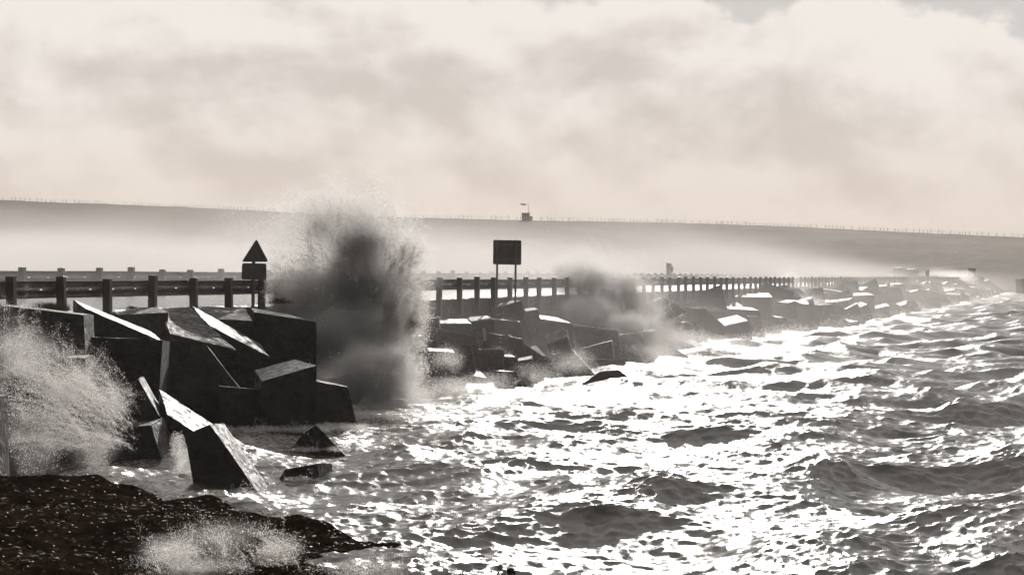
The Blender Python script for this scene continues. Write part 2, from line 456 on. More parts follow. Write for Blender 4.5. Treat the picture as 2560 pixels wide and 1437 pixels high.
def guardrail(v0, ztop, u_start, label, seed, lap):
    r = random.Random(seed)
    root = empty('guardrail', W(u_start, v0, ztop - 0.72)); tag(root, label, 'guardrail')
    root.rotation_euler = (0, 0, -ALPHA)              # local +y runs along the causeway, +x to the sea
    pm = [box_mesh('post', (0.155, 0.155, 1.16), (0, 0, -0.58), 0.008) for _ in range(3)]
    for k, me in enumerate(pm):
        for vt in me.vertices:
            if vt.co.z > -0.1: vt.co.z += 0.012 * math.sin(vt.co.x * 40 + k * 2) + 0.008 * math.cos(vt.co.y * 50 + k)
        me.materials.append(M['timber'])
    bmsh = beam_mesh('beam'); bmsh.materials.append(M['steel'])
    bolt = cyl_mesh('bolt', 0.018, 0.03, 8); bolt.materials.append(M['steel'])
    n = int((U1 - 25 - u_start) / SP)
    for i in range(n):
        y = i * SP
        dy = r.uniform(-0.16, 0.16)
        p = link('post', pm[i % 3], None, root, (0.0, y + dy, 0.72 + r.uniform(-0.025, 0.02)))
        p.rotation_euler = (r.uniform(-0.02, 0.02), r.uniform(-0.025, 0.025), r.uniform(-0.05, 0.05))
        b = link('beam', bmsh, None, root, (-0.082, y, 0.72 - 0.25))
        b.rotation_euler = (r.uniform(-0.003, 0.003), 0, 0)
        s = b.modifiers.new('thickness', 'SOLIDIFY'); s.thickness = 0.006
    return root
guardrail(0.42, EYE + 0.005, 42.8, 'guardrail of dark timber posts and steel beam along the seaward edge, behind the blocks', 3, 0)
guardrail(-6.2, EYE + 0.24, 36.9, 'guardrail on the sheltered far side of the road, only its post tops showing', 4, 0)


# ------------------------------------------------------------------ concrete blocks
def cube_grid(n):
    """surface of a unit cube as a welded grid: params in [0,1]^3, faces"""
    idx, P, Fc = {}, [], []
    def vid(a, b, c):
        k = (a, b, c)
        if k not in idx: idx[k] = len(P); P.append((a / n, b / n, c / n))
        return idx[k]
    for ax in range(3):
        for side in (0, n):
            for i in range(n):
                for j in range(n):
                    q = []
                    for (p, r_) in ((i, j), (i + 1, j), (i + 1, j + 1), (i, j + 1)):
                        c = [0, 0, 0]; c[ax] = side; c[(ax + 1) % 3] = p; c[(ax + 2) % 3] = r_; q.append(vid(*c))
                    Fc.append(q if side else q[::-1])
    return np.array(P), Fc
CG = {n: cube_grid(n) for n in (5, 8, 10, 16)}
ROWS = {16: [0, .008, .025, .08, .16, .24, .33, .42, .5, .58, .67, .76, .84, .92, .975, .992, 1], 5: [0, .03, .35, .65, .97, 1], 8: [0, .012, .05, .28, .5, .72, .95, .988, 1], 10: [0, .01, .04, .2, .36, .5, .64, .8, .96, .99, 1]}

def hexa_mesh(name, C, n=8, chip=0.035, seed=0):
    """C: 8 corners, order: front bl, br, tr, tl, back bl, br, tr, tl -> rounded, chipped block"""
    P, Fc = CG[n]; p = P.copy()
    C = np.array([tuple(c) for c in C], float)
    # concentrate rows near the edges, then round them
    q = np.array(ROWS[n])[np.rint(p * n).astype(int)]
    ext = np.array([np.linalg.norm(C[1] - C[0]), np.linalg.norm(C[4] - C[0]), np.linalg.norm(C[3] - C[0])])
    def trilin(q):
        a, b, c = q[:, 0:1], q[:, 1:2], q[:, 2:3]
        f = (C[0] * (1 - a) + C[1] * a) * (1 - c) + (C[3] * (1 - a) + C[2] * a) * c
        k = (C[4] * (1 - a) + C[5] * a) * (1 - c) + (C[7] * (1 - a) + C[6] * a) * c
        return f * (1 - b) + k * b
    V = trilin(q)
    cen = C.mean(0)
    on = (np.minimum(p, 1 - p) < 1e-6).sum(1)        # 1 face, 2 edge, 3 corner
    nz = fbm(V + seed * 3.7, 1.7, 3)
    nz2 = fbm(V + seed * 1.9 + 40, 4.0, 3)
    inward = (cen - V); inward /= np.linalg.norm(inward, axis=1, keepdims=True)
    amt = np.where(on >= 2, chip * (0.25 + 1.6 * np.clip(nz - 0.35, 0, 1) + 3.0 * np.clip(nz2 - 0.5, 0, 1)), (nz - 0.5) * chip * 0.9)
    amt = np.where(on == 3, amt * 1.7 + chip * 0.5, amt)
    V = V + inward * amt[:, None]
    me = mesh(name, V, Fc)
    return me

BLK = dict(n=0)
def put_block(C, label, mat='concrete', n=8, chip=0.035, group=None):
    BLK['n'] += 1
    C = [Vector(c) for c in C]
    if min(c.z for c in C) < 0.9:                        # stand it on the sea bed, not on the waves
        for b_, t_ in ((0, 3), (1, 2), (4, 7), (5, 6)):
            dz = C[t_].z - C[b_].z
            if dz > 0.05 and C[b_].z > -0.55:
                k = min(2.6, (C[t_].z + 0.55) / dz); C[b_] = C[t_] + (C[b_] - C[t_]) * k
    base = sum(C, Vector()) / 8; base.z = min(c.z for c in C)
    me = hexa_mesh('concrete_block', [c - base for c in C], n, chip, BLK['n'])
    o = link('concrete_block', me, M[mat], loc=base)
    return tag(o, label, 'block', group or 'concrete blocks heaped against the causeway')

def slope_Y(px, py):
    t = (py - 692.0) / (2720.0 - px)
    z = (3 - 14.9 * t) / (1 + 2 * t)
    return (EYE - z) / max(py - 692.0, 8) * F

def quad_block(label, tl, tr, br, bl, Y=None, yaw=0.0, lean=0.25, back=(0.0, 1.6, 0.0), n=16, chip=0.065, mat='concrete'):
    """front face drawn from four corners at their own depths, pushed back along its own axis; yaw: right side further away"""
    if Y is None: Y = slope_Y((tl[0] + tr[0]) / 2, (tl[1] + tr[1]) / 2)
    mid = (tl[0] + tr[0]) / 2
    def pt(p, low):
        X = (p[0] - mid) / F * Y
        y = Y + X * math.tan(R(yaw)) - (lean * (p[1] - (tl[1] + tr[1]) / 2) / F * Y if low else 0)
        return at(p[0], p[1], y)
    f = [pt(bl, 1), pt(br, 1), pt(tr, 0), pt(tl, 0)]
    bx, by, bz = back
    ya = R(yaw)
    off = Vector((bx - math.sin(ya) * by * 0.9, math.cos(ya) * by, bz))
    return put_block(f + [q + off for q in f], label, mat, n, chip)

def top_block(label, fl, fr, br, bl, Yf, Yb, h, lean=(0.0, -0.12), n=16, chip=0.06):
    """block given by its upper face: front left, front right, back right, back left, then its height"""
    t = [at(*fl, Yf), at(*fr, Yf), at(*br, Yb), at(*bl, Yb)]
    dn = Vector((lean[0] * h, lean[1] * h, -h))
    return put_block([t[0] + dn, t[1] + dn, t[1], t[0], t[3] + dn, t[2] + dn, t[2], t[3]], label, 'concrete', n, chip)

# -- the near heap at the left
quad_block('dark block behind the breaking spray, its long top edge under the first guardrail post', (-90, 752), (210, 787), (214, 930), (-90, 930), Y=44.5, yaw=4, back=(0.0, 1.7, -0.02))
top_block('tilted wedge block with a sunlit ramp top, between grass tuft and guardrail', (211, 770), (406, 853), (380, 828), (183, 749), 47.2, 48.9, 1.0)
quad_block('tall black upright block under the sunlit ramp block', (205, 842), (406, 851), (396, 1000), (205, 1010), Y=45.6, yaw=3, lean=0.1, back=(0, 1.6, -0.05))
top_block('flat topped block under the third guardrail post', (296, 787), (421, 781), (394, 768), (258, 770), 51.2, 53.0, 1.0)
top_block('broad sunlit slab sloping down to the right below the fourth guardrail post', (424, 833), (592, 875), (474, 766), (398, 770), 50.2, 52.3, 1.0)
quad_block('huge black block leaning under the sunlit slab', (402, 852), (512, 858), (668, 1058), (400, 1000), Y=48.6, yaw=16, lean=0.2, back=(0.35, 1.7, -0.18))
top_block('narrow tilted slab with a bright blade of sunlight beside the sign', (512, 806), (674, 893), (652, 860), (480, 763), 52.4, 54.0, 0.9)
top_block('level block with gritty top beneath the triangular sign', (535, 797), (631, 802), (614, 770), (468, 764), 54.6, 56.8, 0.9)
top_block('dark block just right of the triangular sign foot', (634, 780), (792, 804), (722, 786), (625, 768), 55.6, 57.4, 1.4)
top_block('low block with a pale triangular wet top in front of the big plume', (655, 954), (792, 913), (738, 898), (636, 926), 47.2, 48.7, 1.25)
quad_block('dark block in the shadow below the big plume', (775, 948), (870, 968), (892, 1066), (780, 1058), Y=49.0, yaw=6, back=(0, 1.6, -0.02))
top_block('pale sloping slab running down to the water behind the pointed block', (418, 1036), (560, 1128), (614, 1112), (398, 972), 41.0, 42.0, 0.8)
quad_block('pointed black block standing highest in the wash', (462, 1087), (524, 1060), (640, 1225), (490, 1240), Y=36.9, yaw=8, lean=0.1, back=(0.22, 1.3, -0.05))
quad_block('hunched dark block with rounded top, half veiled by spray', (288, 1068), (378, 1062), (414, 1185), (266, 1185), Y=39.8, yaw=-3, lean=0.12, back=(0.0, 1.2, 0.07), chip=0.12)
quad_block('slanting black block with one thin bright edge', (312, 975), (346, 948), (440, 1115), (330, 1150), Y=40.9, yaw=10, back=(0.10, 1.2, 0.01))
quad_block('small block wedged behind the thin bright edge', (390, 1024), (449, 1043), (466, 1100), (400, 1110), Y=41.8, yaw=6, back=(-0.1, 0.9, 0.07))
quad_block('black block cut off by the left border', (-150, 985), (-30, 1000), (-24, 1260), (-150, 1260), Y=35.5, yaw=0, lean=0.1, back=(0, 1.4, 0.0))
quad_block('low pyramid of a drowned block in the dark water', (756, 1084), (790, 1062), (846, 1120), (730, 1122), Y=45.0, yaw=-8, lean=0.1, back=(-0.08, 0.7, -0.12), chip=0.08)
quad_block('small drowned block showing one square corner above the water', (712, 1172), (794, 1158), (797, 1196), (700, 1196), Y=38.9, yaw=-8, lean=0.1, back=(0.05, 0.9, -0.06), chip=0.09)

quad_block('black block behind the spray at the left border, below the long top edge', (-100, 880), (212, 895), (225, 1040), (-100, 1040), Y=42.8, yaw=3, back=(0, 1.6, 0.0))
quad_block('low black block under the spray at the left border', (20, 1010), (330, 1000), (300, 1190), (20, 1190), Y=40.6, yaw=-4, lean=0.1, back=(0, 1.6, -0.12))
quad_block('black block filling the dark between the leaning block and the pale triangular top', (545, 965), (690, 978), (705, 1068), (555, 1068), Y=47.6, yaw=4, lean=0.15, back=(0, 1.5, -0.06))
# -- the middle heap, below the square sign
mid = [
 ('peaked black block right below the square sign', (1226, 774), (1304, 751), (1332, 850), (1246, 850), None, -6, (-0.45, 1.6, 0.0)),
 ('small block with a lit top beside the peaked block', (1316, 778), (1346, 773), (1354, 815), (1326, 825), None, -4, (-0.2, 1.1, 0.06)),
 ('big dark block with a bright strip on top, left of the second plume', (1350, 797), (1432, 808), (1440, 880), (1336, 866), None, 4, (-0.35, 2.0, 0.17)),
 ('low flat block with a long shining top', (1098, 808), (1179, 808), (1182, 845), (1098, 840), None, 2, (-0.1, 1.9, 0.10)),
 ('flat block tucked behind the shining top', (1178, 803), (1237, 798), (1240, 840), (1180, 840), None, -3, (-0.3, 1.5, 0.10)),
 ('long pale slab with water pouring off its end', (1086, 783), (1304, 804), (1308, 850), (1086, 830), 81.5, 6, (0, 1.6, 0.03)),
 ('small round shouldered block at the edge of the big plume', (1074, 797), (1096, 793), (1100, 830), (1072, 830), None, 0, (0, 1.0, 0.0)),
 ('long wedge block sloping gently under the shining top', (1068, 815), (1196, 839), (1200, 885), (1066, 868), None, 8, (0.0, 1.5, -0.02)),
 ('dark chip of a block between the two wedge blocks', (1160, 826), (1206, 818), (1210, 850), (1165, 850), None, -5, (0, 1.0, -0.05)),
 ('wide dark block in the middle of the heap', (1202, 829), (1308, 847), (1320, 895), (1214, 893), None, 6, (0.05, 1.5, -0.02)),
 ('low sloping block behind the wash', (1082, 849), (1178, 862), (1186, 905), (1078, 895), None, 8, (0.0, 1.4, -0.03)),
 ('cube block with water streaming over its top', (1070, 877), (1138, 881), (1139, 945), (1068, 940), None, 2, (-0.05, 1.3, 0.05)),
 ('leaning block low in the heap', (1246, 891), (1291, 892), (1310, 945), (1262, 945), None, 3, (-0.1, 1.2, 0.03)),
 ('pale sided block beside the leaning block', (1294, 903), (1331, 896), (1342, 955), (1308, 955), None, -6, (-0.1, 1.1, 0.06)),
 ('pale tilted block standing in the foam', (1258, 929), (1292, 929), (1312, 985), (1274, 990), None, 6, (-0.35, 0.9, 0.02)),
 ('striped tilted slab propped on the heap', (1366, 860), (1420, 842), (1432, 890), (1380, 900), None, -8, (-0.15, 1.0, 0.30)),
 ('slanting slab leading down to the striped slab', (1316, 862), (1374, 900), (1366, 930), (1318, 910), None, 14, (-0.25, 1.5, 0.30)),
 ('diagonal plank of a block falling to the mound', (1440, 884), (1490, 940), (1470, 960), (1430, 930), None, 14, (0.10, 0.9, 0.16)),
 ('dark block behind the diagonal one', (1452, 872), (1530, 852), (1540, 945), (1500, 940), None, -4, (0.0, 1.4, 0.0)),
 ('dark block sitting under the second plume', (1432, 812), (1545, 826), (1550, 900), (1440, 890), None, 4, (0, 1.7, 0.05)),
 ('block at the foot of the second plume, right side', (1545, 838), (1640, 826), (1650, 885), (1550, 890), None, -3, (0, 1.6, 0.03)),
 ('dark hump backed block alone in the foam', (1500, 928), (1546, 924), (1600, 962), (1452, 962), 72.5, 0, (0.0, 1.1, -0.12)),
 ('low block awash in front of the heap', (1330, 978), (1425, 982), (1432, 1008), (1322, 1004), 67.0, 2, (0, 0.9, 0.0)),
]
for lab, tl, tr, br, bl, Y, yaw, back in mid:
    quad_block(lab, tl, tr, br, bl, Y=Y, yaw=yaw, back=back, n=5, chip=0.045)

right = [
 ('big block with its corner thrown up against the rail', (1712, 744), (1803, 711), (1824, 790), (1706, 795), None, -8, (-0.2, 1.8, -0.06)),
 ('rounded block left of the thrown up corner', (1622, 760), (1658, 743), (1722, 778), (1640, 812), None, 4, (0, 1.5, 0)),
 ('low wedge block under the thrown up corner', (1720, 768), (1764, 771), (1796, 800), (1722, 815), None, 6, (0, 1.4, 0)),
 ('long block with two bright patches on top', (1818, 741), (1926, 743), (1928, 800), (1820, 800), None, 3, (-0.3, 2.2, 0.16)),
 ('roof shaped block behind the bright patches', (1884, 727), (1917, 709), (1930, 745), (1886, 750), None, -8, (-0.3, 1.6, 0)),
 ('tall plain block facing the sea beside the far small plume', (1928, 717), (1968, 712), (1986, 782), (1930, 782), None, 2, (0, 1.8, 0)),
 ('low block with the broadest white top', (1797, 818), (1872, 801), (1880, 836), (1800, 836), None, -6, (-0.55, 2.6, 0.24)),
 ('block stepped under the two bright patches', (1822, 772), (1900, 776), (1905, 815), (1826, 815), None, 2, (-0.2, 1.7, 0.14)),
 ('dark low block sloping into the wash', (1630, 783), (1664, 792), (1686, 830), (1630, 830), None, 10, (0, 1.2, 0)),
 ('dark block awash below the second plume', (1562, 818), (1620, 822), (1660, 850), (1560, 850), None, 4, (0, 1.2, 0)),
 ('block with a small window of light at its top', (2036, 702), (2052, 700), (2056, 742), (2038, 742), None, 0, (-0.2, 1.6, 0.05)),
 ('block under a short bright ledge', (2068, 712), (2106, 706), (2110, 750), (2070, 750), None, -4, (-0.3, 2.0, 0.1)),
 ('pale topped block in the far heap', (2108, 716), (2146, 714), (2150, 755), (2112, 755), None, 0, (-0.5, 2.6, 0.2)),
 ('large cut cornered block at the water with bright ledge', (2114, 752), (2157, 747), (2160, 786), (2128, 782), None, -4, (-0.5, 2.4, 0.2)),
 ('tall leaning block beyond the bright ledge', (2192, 704), (2219, 701), (2232, 745), (2196, 750), None, 0, (-0.2, 1.8, 0)),
 ('low block running out under the far plume', (2220, 728), (2250, 735), (2276, 758), (2215, 756), None, 4, (0, 1.6, 0)),
 ('square block beyond the narrow far plume', (2262, 705), (2300, 702), (2312, 738), (2270, 742), None, 0, (-0.3, 2.2, 0.08)),
 ('tilted block with a bright chip, near the lifebuoy post', (2308, 712), (2330, 704), (2342, 738), (2314, 740), None, 0, (-0.3, 2.0, 0.1)),
 ('last big block before the end sign', (2372, 703), (2402, 702), (2404, 728), (2374, 730), None, 0, (-0.3, 2.4, 0.1)),
 ('humped block at the end of the causeway', (2448, 704), (2474, 700), (2502, 722), (2444, 722), None, 0, (0, 2.5, 0)),
]
for lab, tl, tr, br, bl, Y, yaw, back in right:
    quad_block(lab, tl, tr, br, bl, Y=Y, yaw=yaw, back=back, n=5, chip=0.04)

# -- the rest of the heap, tumbled at random
r = random.Random(21)
FILL = [hexa_mesh('concrete_block', [Vector((sx_ * a, sy_ * b, sz_ * c)) for sy_ in (-.5, .5) for (sx_, sz_) in ((-.5, -.5), (.5, -.5), (.5, .5), (-.5, .5))], 5, 0.05, 300 + k)
        for k, (a, b, c) in enumerate([(2.0, 1.5, 1.3), (1.8, 1.6, 1.1), (2.2, 1.4, 1.3), (1.7, 1.7, 1.5)])]
for me in FILL: me.materials.append(M['concrete'])
def fill_block(u, v, z, lab, grp, tilt=0.2):
    o = link('concrete_block', FILL[r.randrange(4)], None, loc=W(u, v, z))
    o.rotation_euler = (r.gauss(0, tilt), r.gauss(0, tilt), -ALPHA + r.uniform(-0.7, 0.7))
    tag(o, lab, 'block', grp)
u = 62.0
while u < 440:
    far = u > 150
    rows = [(1.1, 1.35), (2.7, 0.7), (4.3, 0.0)]
    for v, z in rows:
        if not far: z -= 0.62
        if r.random() < (0.25 if far else 0.6): continue
        row = 'kerbside' if v < 2 else 'middle row' if v < 4 else 'waterline'
        st = ('between the square sign and the second plume' if u < 105 else 'between the second plume and the small far plume' if u < 170
              else 'between the small plume and the narrow far plume' if u < 255 else 'between the narrow far plume and the lifebuoy post' if u < 330 else 'beyond the lifebuoy post')
        fill_block(u + r.uniform(-.7, .7), v + r.uniform(-.35, .35) - (0.5 if not far else 0), z + r.uniform(-0.25, 0.42 if far else 0.1),
                   'tumbled ' + row + ' block ' + st, row + ' blocks ' + st)
    u += r.uniform(2.2, 3.0) if not far else r.uniform(2.5, 3.6) * (1 + (u - 150) / 400)


# ------------------------------------------------------------------ signs, lifebuoys, vehicles
def pole_part(root, x, z0, z1, r_=0.038):
    return link('post', cyl_mesh('post', r_, z1 - z0, 14, z0=z0), M['pole'], root, (x, 0, 0))

def tri_sign():
    Y = 60.2
    p = at(632, 790, Y)
    root = empty('road_sign', (p.x, Y, p.z)); root.rotation_euler = (0, R(0.8), R(10))
    tag(root, 'triangular sign over a square plate on one post, left of the big plume', 'sign')
    s = Y / F
    def z(py): return at(632, py, Y).z - p.z
    def x(px): return (px - 632) * s
    pole_part(root, 0, -0.2, z(622), 0.04)
    tri = rounded([(x(602), z(655)), (x(669), z(654)), (x(638), z(597))], 0.06)
    t = link('triangle_plate', prism_mesh('triangle_plate', tri, 0.006), M['signback'], root, (0, -0.05, 0))
    link('warning_face', prism_mesh('warning_face', rounded([(x(604), z(654)), (x(667), z(653)), (x(638), z(600))], 0.05), 0.002), M['signface'], t, (0, 0.006, 0))
    sq = rounded([(x(602), z(699)), (x(664), z(700)), (x(664), z(658)), (x(603), z(658))], 0.05)
    q = link('square_plate', prism_mesh('square_plate', sq, 0.006), M['signback'], root, (0, -0.05, 0))
    for py in (640, 670, 690):
        link('clip', box_mesh('clip', (0.14, 0.02, 0.04), bevel=0.004), M['pole'], root, (0, -0.034 + 0.01, z(py)))
tri_sign()

def square_sign():
    Y = 84.0
    p = at(1267, 800, Y)
    root = empty('road_sign', (p.x, Y, p.z)); root.rotation_euler = (0, R(0.5), R(6))
    tag(root, 'big square sign with rounded corners on two posts, seen from behind', 'sign')
    s = Y / F
    def z(py): return at(1267, py, Y).z - p.z
    def x(px): return (px - 1267) * s
    for px in (1241.5, 1288): 
        pole_part(root, x(px), -0.2, z(600), 0.034)
    sq = rounded([(x(1231.5), z(661)), (x(1302.5), z(662)), (x(1302.5), z(600.5)), (x(1231.5), z(600))], 0.05)
    q = link('panel', prism_mesh('panel', sq, 0.008), M['signback'], root, (0, 0.05, 0))
    link('sign_face', prism_mesh('sign_face', rounded([(x(1233), z(660)), (x(1301), z(661)), (x(1301), z(602)), (x(1233), z(602))], 0.05), 0.003), M['signface'], q, (0, 0.008, 0))
    for py in (612, 648):
        link('rail', box_mesh('rail', (x(1300) - x(1234), 0.022, 0.045), bevel=0.004), M['pole'], root, (0, 0.036 , z(py)))
square_sign()

def lifebuoy(px, v, py0, py1, label, side):
    """post with a lifebuoy in its oval housing"""
    lat = 20 - v / CA
    Y = lat * F / (2720 - px)
    p = at(px, py1, Y)
    zb = 2.1
    root = empty('lifebuoy_station', (p.x, Y, zb)); tag(root, label, 'lifebuoy')
    root.rotation_euler = (0, 0, R(62) * side)
    top = at(px, py0, Y).z - zb
    link('post', box_mesh('post', (0.09, 0.09, top + 0.3), (0, 0, (top - 0.3) / 2), 0.006), M['timber'], root)
    bm = bmesh.new(); bmesh.ops.create_uvsphere(bm, u_segments=24, v_segments=14, radius=1.0)
    for vt in bm.verts:
        vt.co = Vector((vt.co.x * 0.37, math.copysign(abs(vt.co.y) ** 0.6, vt.co.y) * 0.10, vt.co.z * 0.41))
    h = link('housing', bm_mesh('housing', bm, smooth=True), M['orange'], root, (0, -0.17, top - 0.42))
    bm = bmesh.new()
    for i in range(28):
        a = i / 28 * 2 * math.pi
        for j in range(8):
            b = j / 8 * 2 * math.pi; rr = 0.25 + 0.05 * math.cos(b)
            bm.verts.new((rr * math.cos(a), 0.05 * math.sin(b), rr * math.sin(a)))
    bm.verts.ensure_lookup_table()
    for i in range(28):
        for j in range(8):
            bm.faces.new([bm.verts[k] for k in (i * 8 + j, ((i + 1) % 28) * 8 + j, ((i + 1) % 28) * 8 + (j + 1) % 8, i * 8 + (j + 1) % 8)])
    link('ring', bm_mesh('ring', bm, smooth=True), M['signface'], h, (0, -0.09, 0))
    link('bracket', box_mesh('bracket', (0.3, 0.05, 0.06), bevel=0.005), M['pole'], root, (0, -0.06, top - 0.42))
lifebuoy(1668, -6.6, 657, 695, 'lifebuoy on a post behind the far guardrail, in the pale mist', 1)
lifebuoy(2321, 0.9, 674, 700, 'lifebuoy on a post near the far end of the causeway', -1)

def end_sign():
    Y = 6400 * 19.5 / (2720 - 2430)
    p = at(2430, 700, Y)
    root = empty('road_sign', (p.x, Y, p.z - 0.3)); tag(root, 'small distant sign on two posts at the far end of the causeway', 'sign')
    s = Y / F; zb = p.z - 0.3
    for px in (2421.5, 2438.5): pole_part(root, (px - 2430) * s, 0, at(0, 672, Y).z - zb, 0.05)
    z0, z1 = at(0, 681.5, Y).z - zb, at(0, 671, Y).z - zb
    link('panel', prism_mesh('panel', rounded([(-9.5 * s, z0), (9.5 * s, z0), (9.5 * s, z1), (-9.5 * s, z1)], 0.06), 0.02), M['signback'], root, (0, 0.07, 0))
end_sign()

def vehicle(name, px, lat, label, paint, wd, ht, van):
    Y = 6400 * lat / (2720 - px); p = at(px, 700, Y)
    zr = 2.30 + (lat - 20) * 0.037
    root = empty(name, (p.x, Y, zr + 0.0)); root.rotation_euler = (0, 0, -ALPHA); tag(root, label, 'van' if van else 'car')
    L = 4.9 if van else 4.3; hw = wd / 2
    # body lofted along its length: (y, half width, bottom z, top z, top half width)
    if van: sec = [(0, .86, .38, .78, .80), (.12, .95, .25, 1.0, .86), (.75, 1, .22, 1.12, .9), (1.55, 1, .22, 1.88, .80), (2.0, 1, .22, 1.97, .80), (4.6, 1, .25, 1.97, .80), (4.9, .97, .3, 1.85, .8)]
    else: sec = [(0, .86, .38, .70, .80), (.12, .95, .25, .82, .86), (1.0, 1, .2, .98, .88), (1.75, 1, .2, 1.48, .72), (2.3, 1, .2, 1.56, .72), (3.6, 1, .22, 1.53, .70), (4.2, .98, .28, 1.1, .8), (4.3, .95, .35, .9, .8)]
    top = max(q[3] for q in sec); V = []; n = 10
    for (y, w_, zb, zt, tw) in sec:
        zt = zt * ht / top
        w_ *= hw; tw *= hw; belt = min(zt * 0.97, 1.0 * ht / 1.8)
        V += [(-w_ * .9, y, zb), (-w_, y, zb + .15), (-w_, y, belt), (-tw * 1.0, y, zt - .08), (-tw * .85, y, zt), (tw * .85, y, zt), (tw, y, zt - .08), (w_, y, belt), (w_, y, zb + .15), (w_ * .9, y, zb)]
    Fc = [[i * n + j, i * n + (j + 1) % n, (i + 1) * n + (j + 1) % n, (i + 1) * n + j] for i in range(len(sec) - 1) for j in range(n)]
    Fc += [list(range(n)), list(range(len(V) - 1, len(V) - n - 1, -1))]
    me = mesh('body', V, Fc); bm = bmesh.new(); bm.from_mesh(me); bmesh.ops.recalc_face_normals(bm, faces=list(bm.faces)); bm.to_mesh(me); bm.free()
    b = link('body', me, M[paint], root)
    y0, z0, y1, z1 = (0.80, 1.15, 1.50, 1.80) if van else (1.05, 1.0, 1.70, 1.42)
    k = ht / top
    link('windscreen', mesh('windscreen', [(-hw * .84, y0, z0 * k), (hw * .84, y0, z0 * k), (hw * .72, y1, z1 * k), (-hw * .72, y1, z1 * k),
         (-hw * .84, y0 + .03, z0 * k - .06), (hw * .84, y0 + .03, z0 * k - .06), (hw * .72, y1 + .03, z1 * k - .06), (-hw * .72, y1 + .03, z1 * k - .06)],
         [(0, 1, 2, 3), (7, 6, 5, 4), (0, 4, 5, 1), (1, 5, 6, 2), (2, 6, 7, 3), (3, 7, 4, 0)]), M['glass'], root, (0, -0.06, 0.05))
    lampm = box_mesh('headlight', (.26, .08, .16), bevel=.03); grm = box_mesh('grille', (wd * .5, .05, .16), bevel=.01)
    for sx_ in (-1, 1):
        link('headlight', lampm, M['lampglass'], root, (sx_ * hw * .70, 0.06, .68))
        link('mirror', box_mesh('mirror', (.2, .12, .24), bevel=.03), M['rubber'], root, (sx_ * (hw + .13), y0 + .35, 1.2 * k))
        for y in (.85, L - .9):
            wm = cyl_mesh('wheel', .33, .22, 20)
            wh = link('wheel', wm, M['rubber'], root, (sx_ * (hw - .10) + .11, y, .33), (0, R(-90), 0))
    link('grille', grm, M['dark'], root, (0, 0.05, .62)); link('bumper', box_mesh('bumper', (wd * .92, .12, .2), bevel=.03), M['rubber'], root, (0, 0.03, .4))
vehicle('van', 2243, 24.6, 'pale van in the far lane, almost lost in the spray mist', 'vanpaint', 1.66, 1.78, True)
vehicle('parked_car', 2274, 21.9, 'dark car beside the van, dim in the spray mist', 'carpaint', 1.62, 1.62, False)


# ------------------------------------------------------------------ on the ridge: hut, windsock, fence
def ridge_point(px, Yr=RIDGE_Y):
    X = (px - 1280) / F * Yr
    return Vector((X, Yr, float(ridge_z(X))))
def hut():
    p = ridge_point(1316); s = RIDGE_Y / F
    root = empty('lookout_hut', p); tag(root, 'little flat roofed hut with a lower annex on the ridge', 'hut')
    def pc(px): return (px - 1316) * s
    wall = link('wall', box_mesh('wall', (pc(1324) - pc(1304.5), 2.2, 2.6), bevel=0.02), M['hutwall'], root, ((pc(1324) + pc(1304.5)) / 2, 0, 0.55))
    link('roof', box_mesh('roof', (pc(1325.5) - pc(1303), 2.6, 0.2), bevel=0.03), M['hutwall'], root, ((pc(1325.5) + pc(1303)) / 2, 0, 1.95))
    link('window', box_mesh('window', (0.8, 0.06, 0.4), bevel=0.01), M['dark'], root, ((pc(1324) + pc(1304.5)) / 2, -1.11, 1.35))
    link('annex', box_mesh('annex', (pc(1330) - pc(1324.2), 1.8, 1.7), bevel=0.02), M['hutwall'], root, ((pc(1330) + pc(1324.2)) / 2, 0, 0.10))
    link('annex_roof', box_mesh('annex_roof', (pc(1331) - pc(1324.3), 2.1, 0.12), bevel=0.02), M['hutwall'], root, ((pc(1331) + pc(1324.3)) / 2, 0, 1.02))
hut()
def windsock():
    p = ridge_point(1321) + Vector((0, 2.2, 0)); s = RIDGE_Y / F
    root = empty('windsock', p); tag(root, 'windsock blown out straight to the left from a thin mast by the ridge hut', 'windsock')
    h = 41 * s
    link('mast', cyl_mesh('mast', 0.05, h + 0.6, 8, z0=-0.6), M['pole'], root)
    bm = bmesh.new(); bmesh.ops.create_cone(bm, cap_ends=False, segments=14, radius1=0.30, radius2=0.16, depth=1.65)
    so = link('sock', bm_mesh('sock', bm, smooth=True), M['orange'], root, (-13.5 * s, 0, h - 1.5 * s), (0, R(-84), 0))
    link('arm', box_mesh('arm', (6.5 * s, 0.04, 0.04)), M['pole'], root, (-3.2 * s, 0, h - 0.2 * s))
windsock()
def ridge_fence():
    r2 = random.Random(4)
    root = empty('wire_fence', ridge_point(1280)); tag(root, 'thin post and wire fence all along the ridge', 'fence')
    pm = box_mesh('post', (0.11, 0.11, 1.5), (0, 0, 0.25)); pm.materials.append(M['timber'])
    px = -60; P = []
    while px < 2640:
        q = ridge_point(px) + Vector((0, r2.uniform(-.4, .4), 0)) - root.location
        P.append(q)
        o = link('post', pm, None, root, q); o.scale = (1, 1, r2.uniform(0.75, 1.15)); o.rotation_euler = (0, r2.gauss(0, 0.05), 0)
        px += r2.choice((8, 9, 9, 10, 14, 20, 22)) if r2.random() > 0.04 else 4
    for zz in (0.45, 0.75):
        V, Fc = [], []
        for q in P:
            b = len(V); V += [q + Vector((0, -.012, zz - .012)), q + Vector((0, .012, zz - .012)), q + Vector((0, 0, zz + .012))]
            if b: Fc += [[b - 3 + i, b - 3 + (i + 1) % 3, b + (i + 1) % 3, b + i] for i in range(3)]
        link('wire', mesh('wire', V, Fc), M['pole'], root)
ridge_fence()
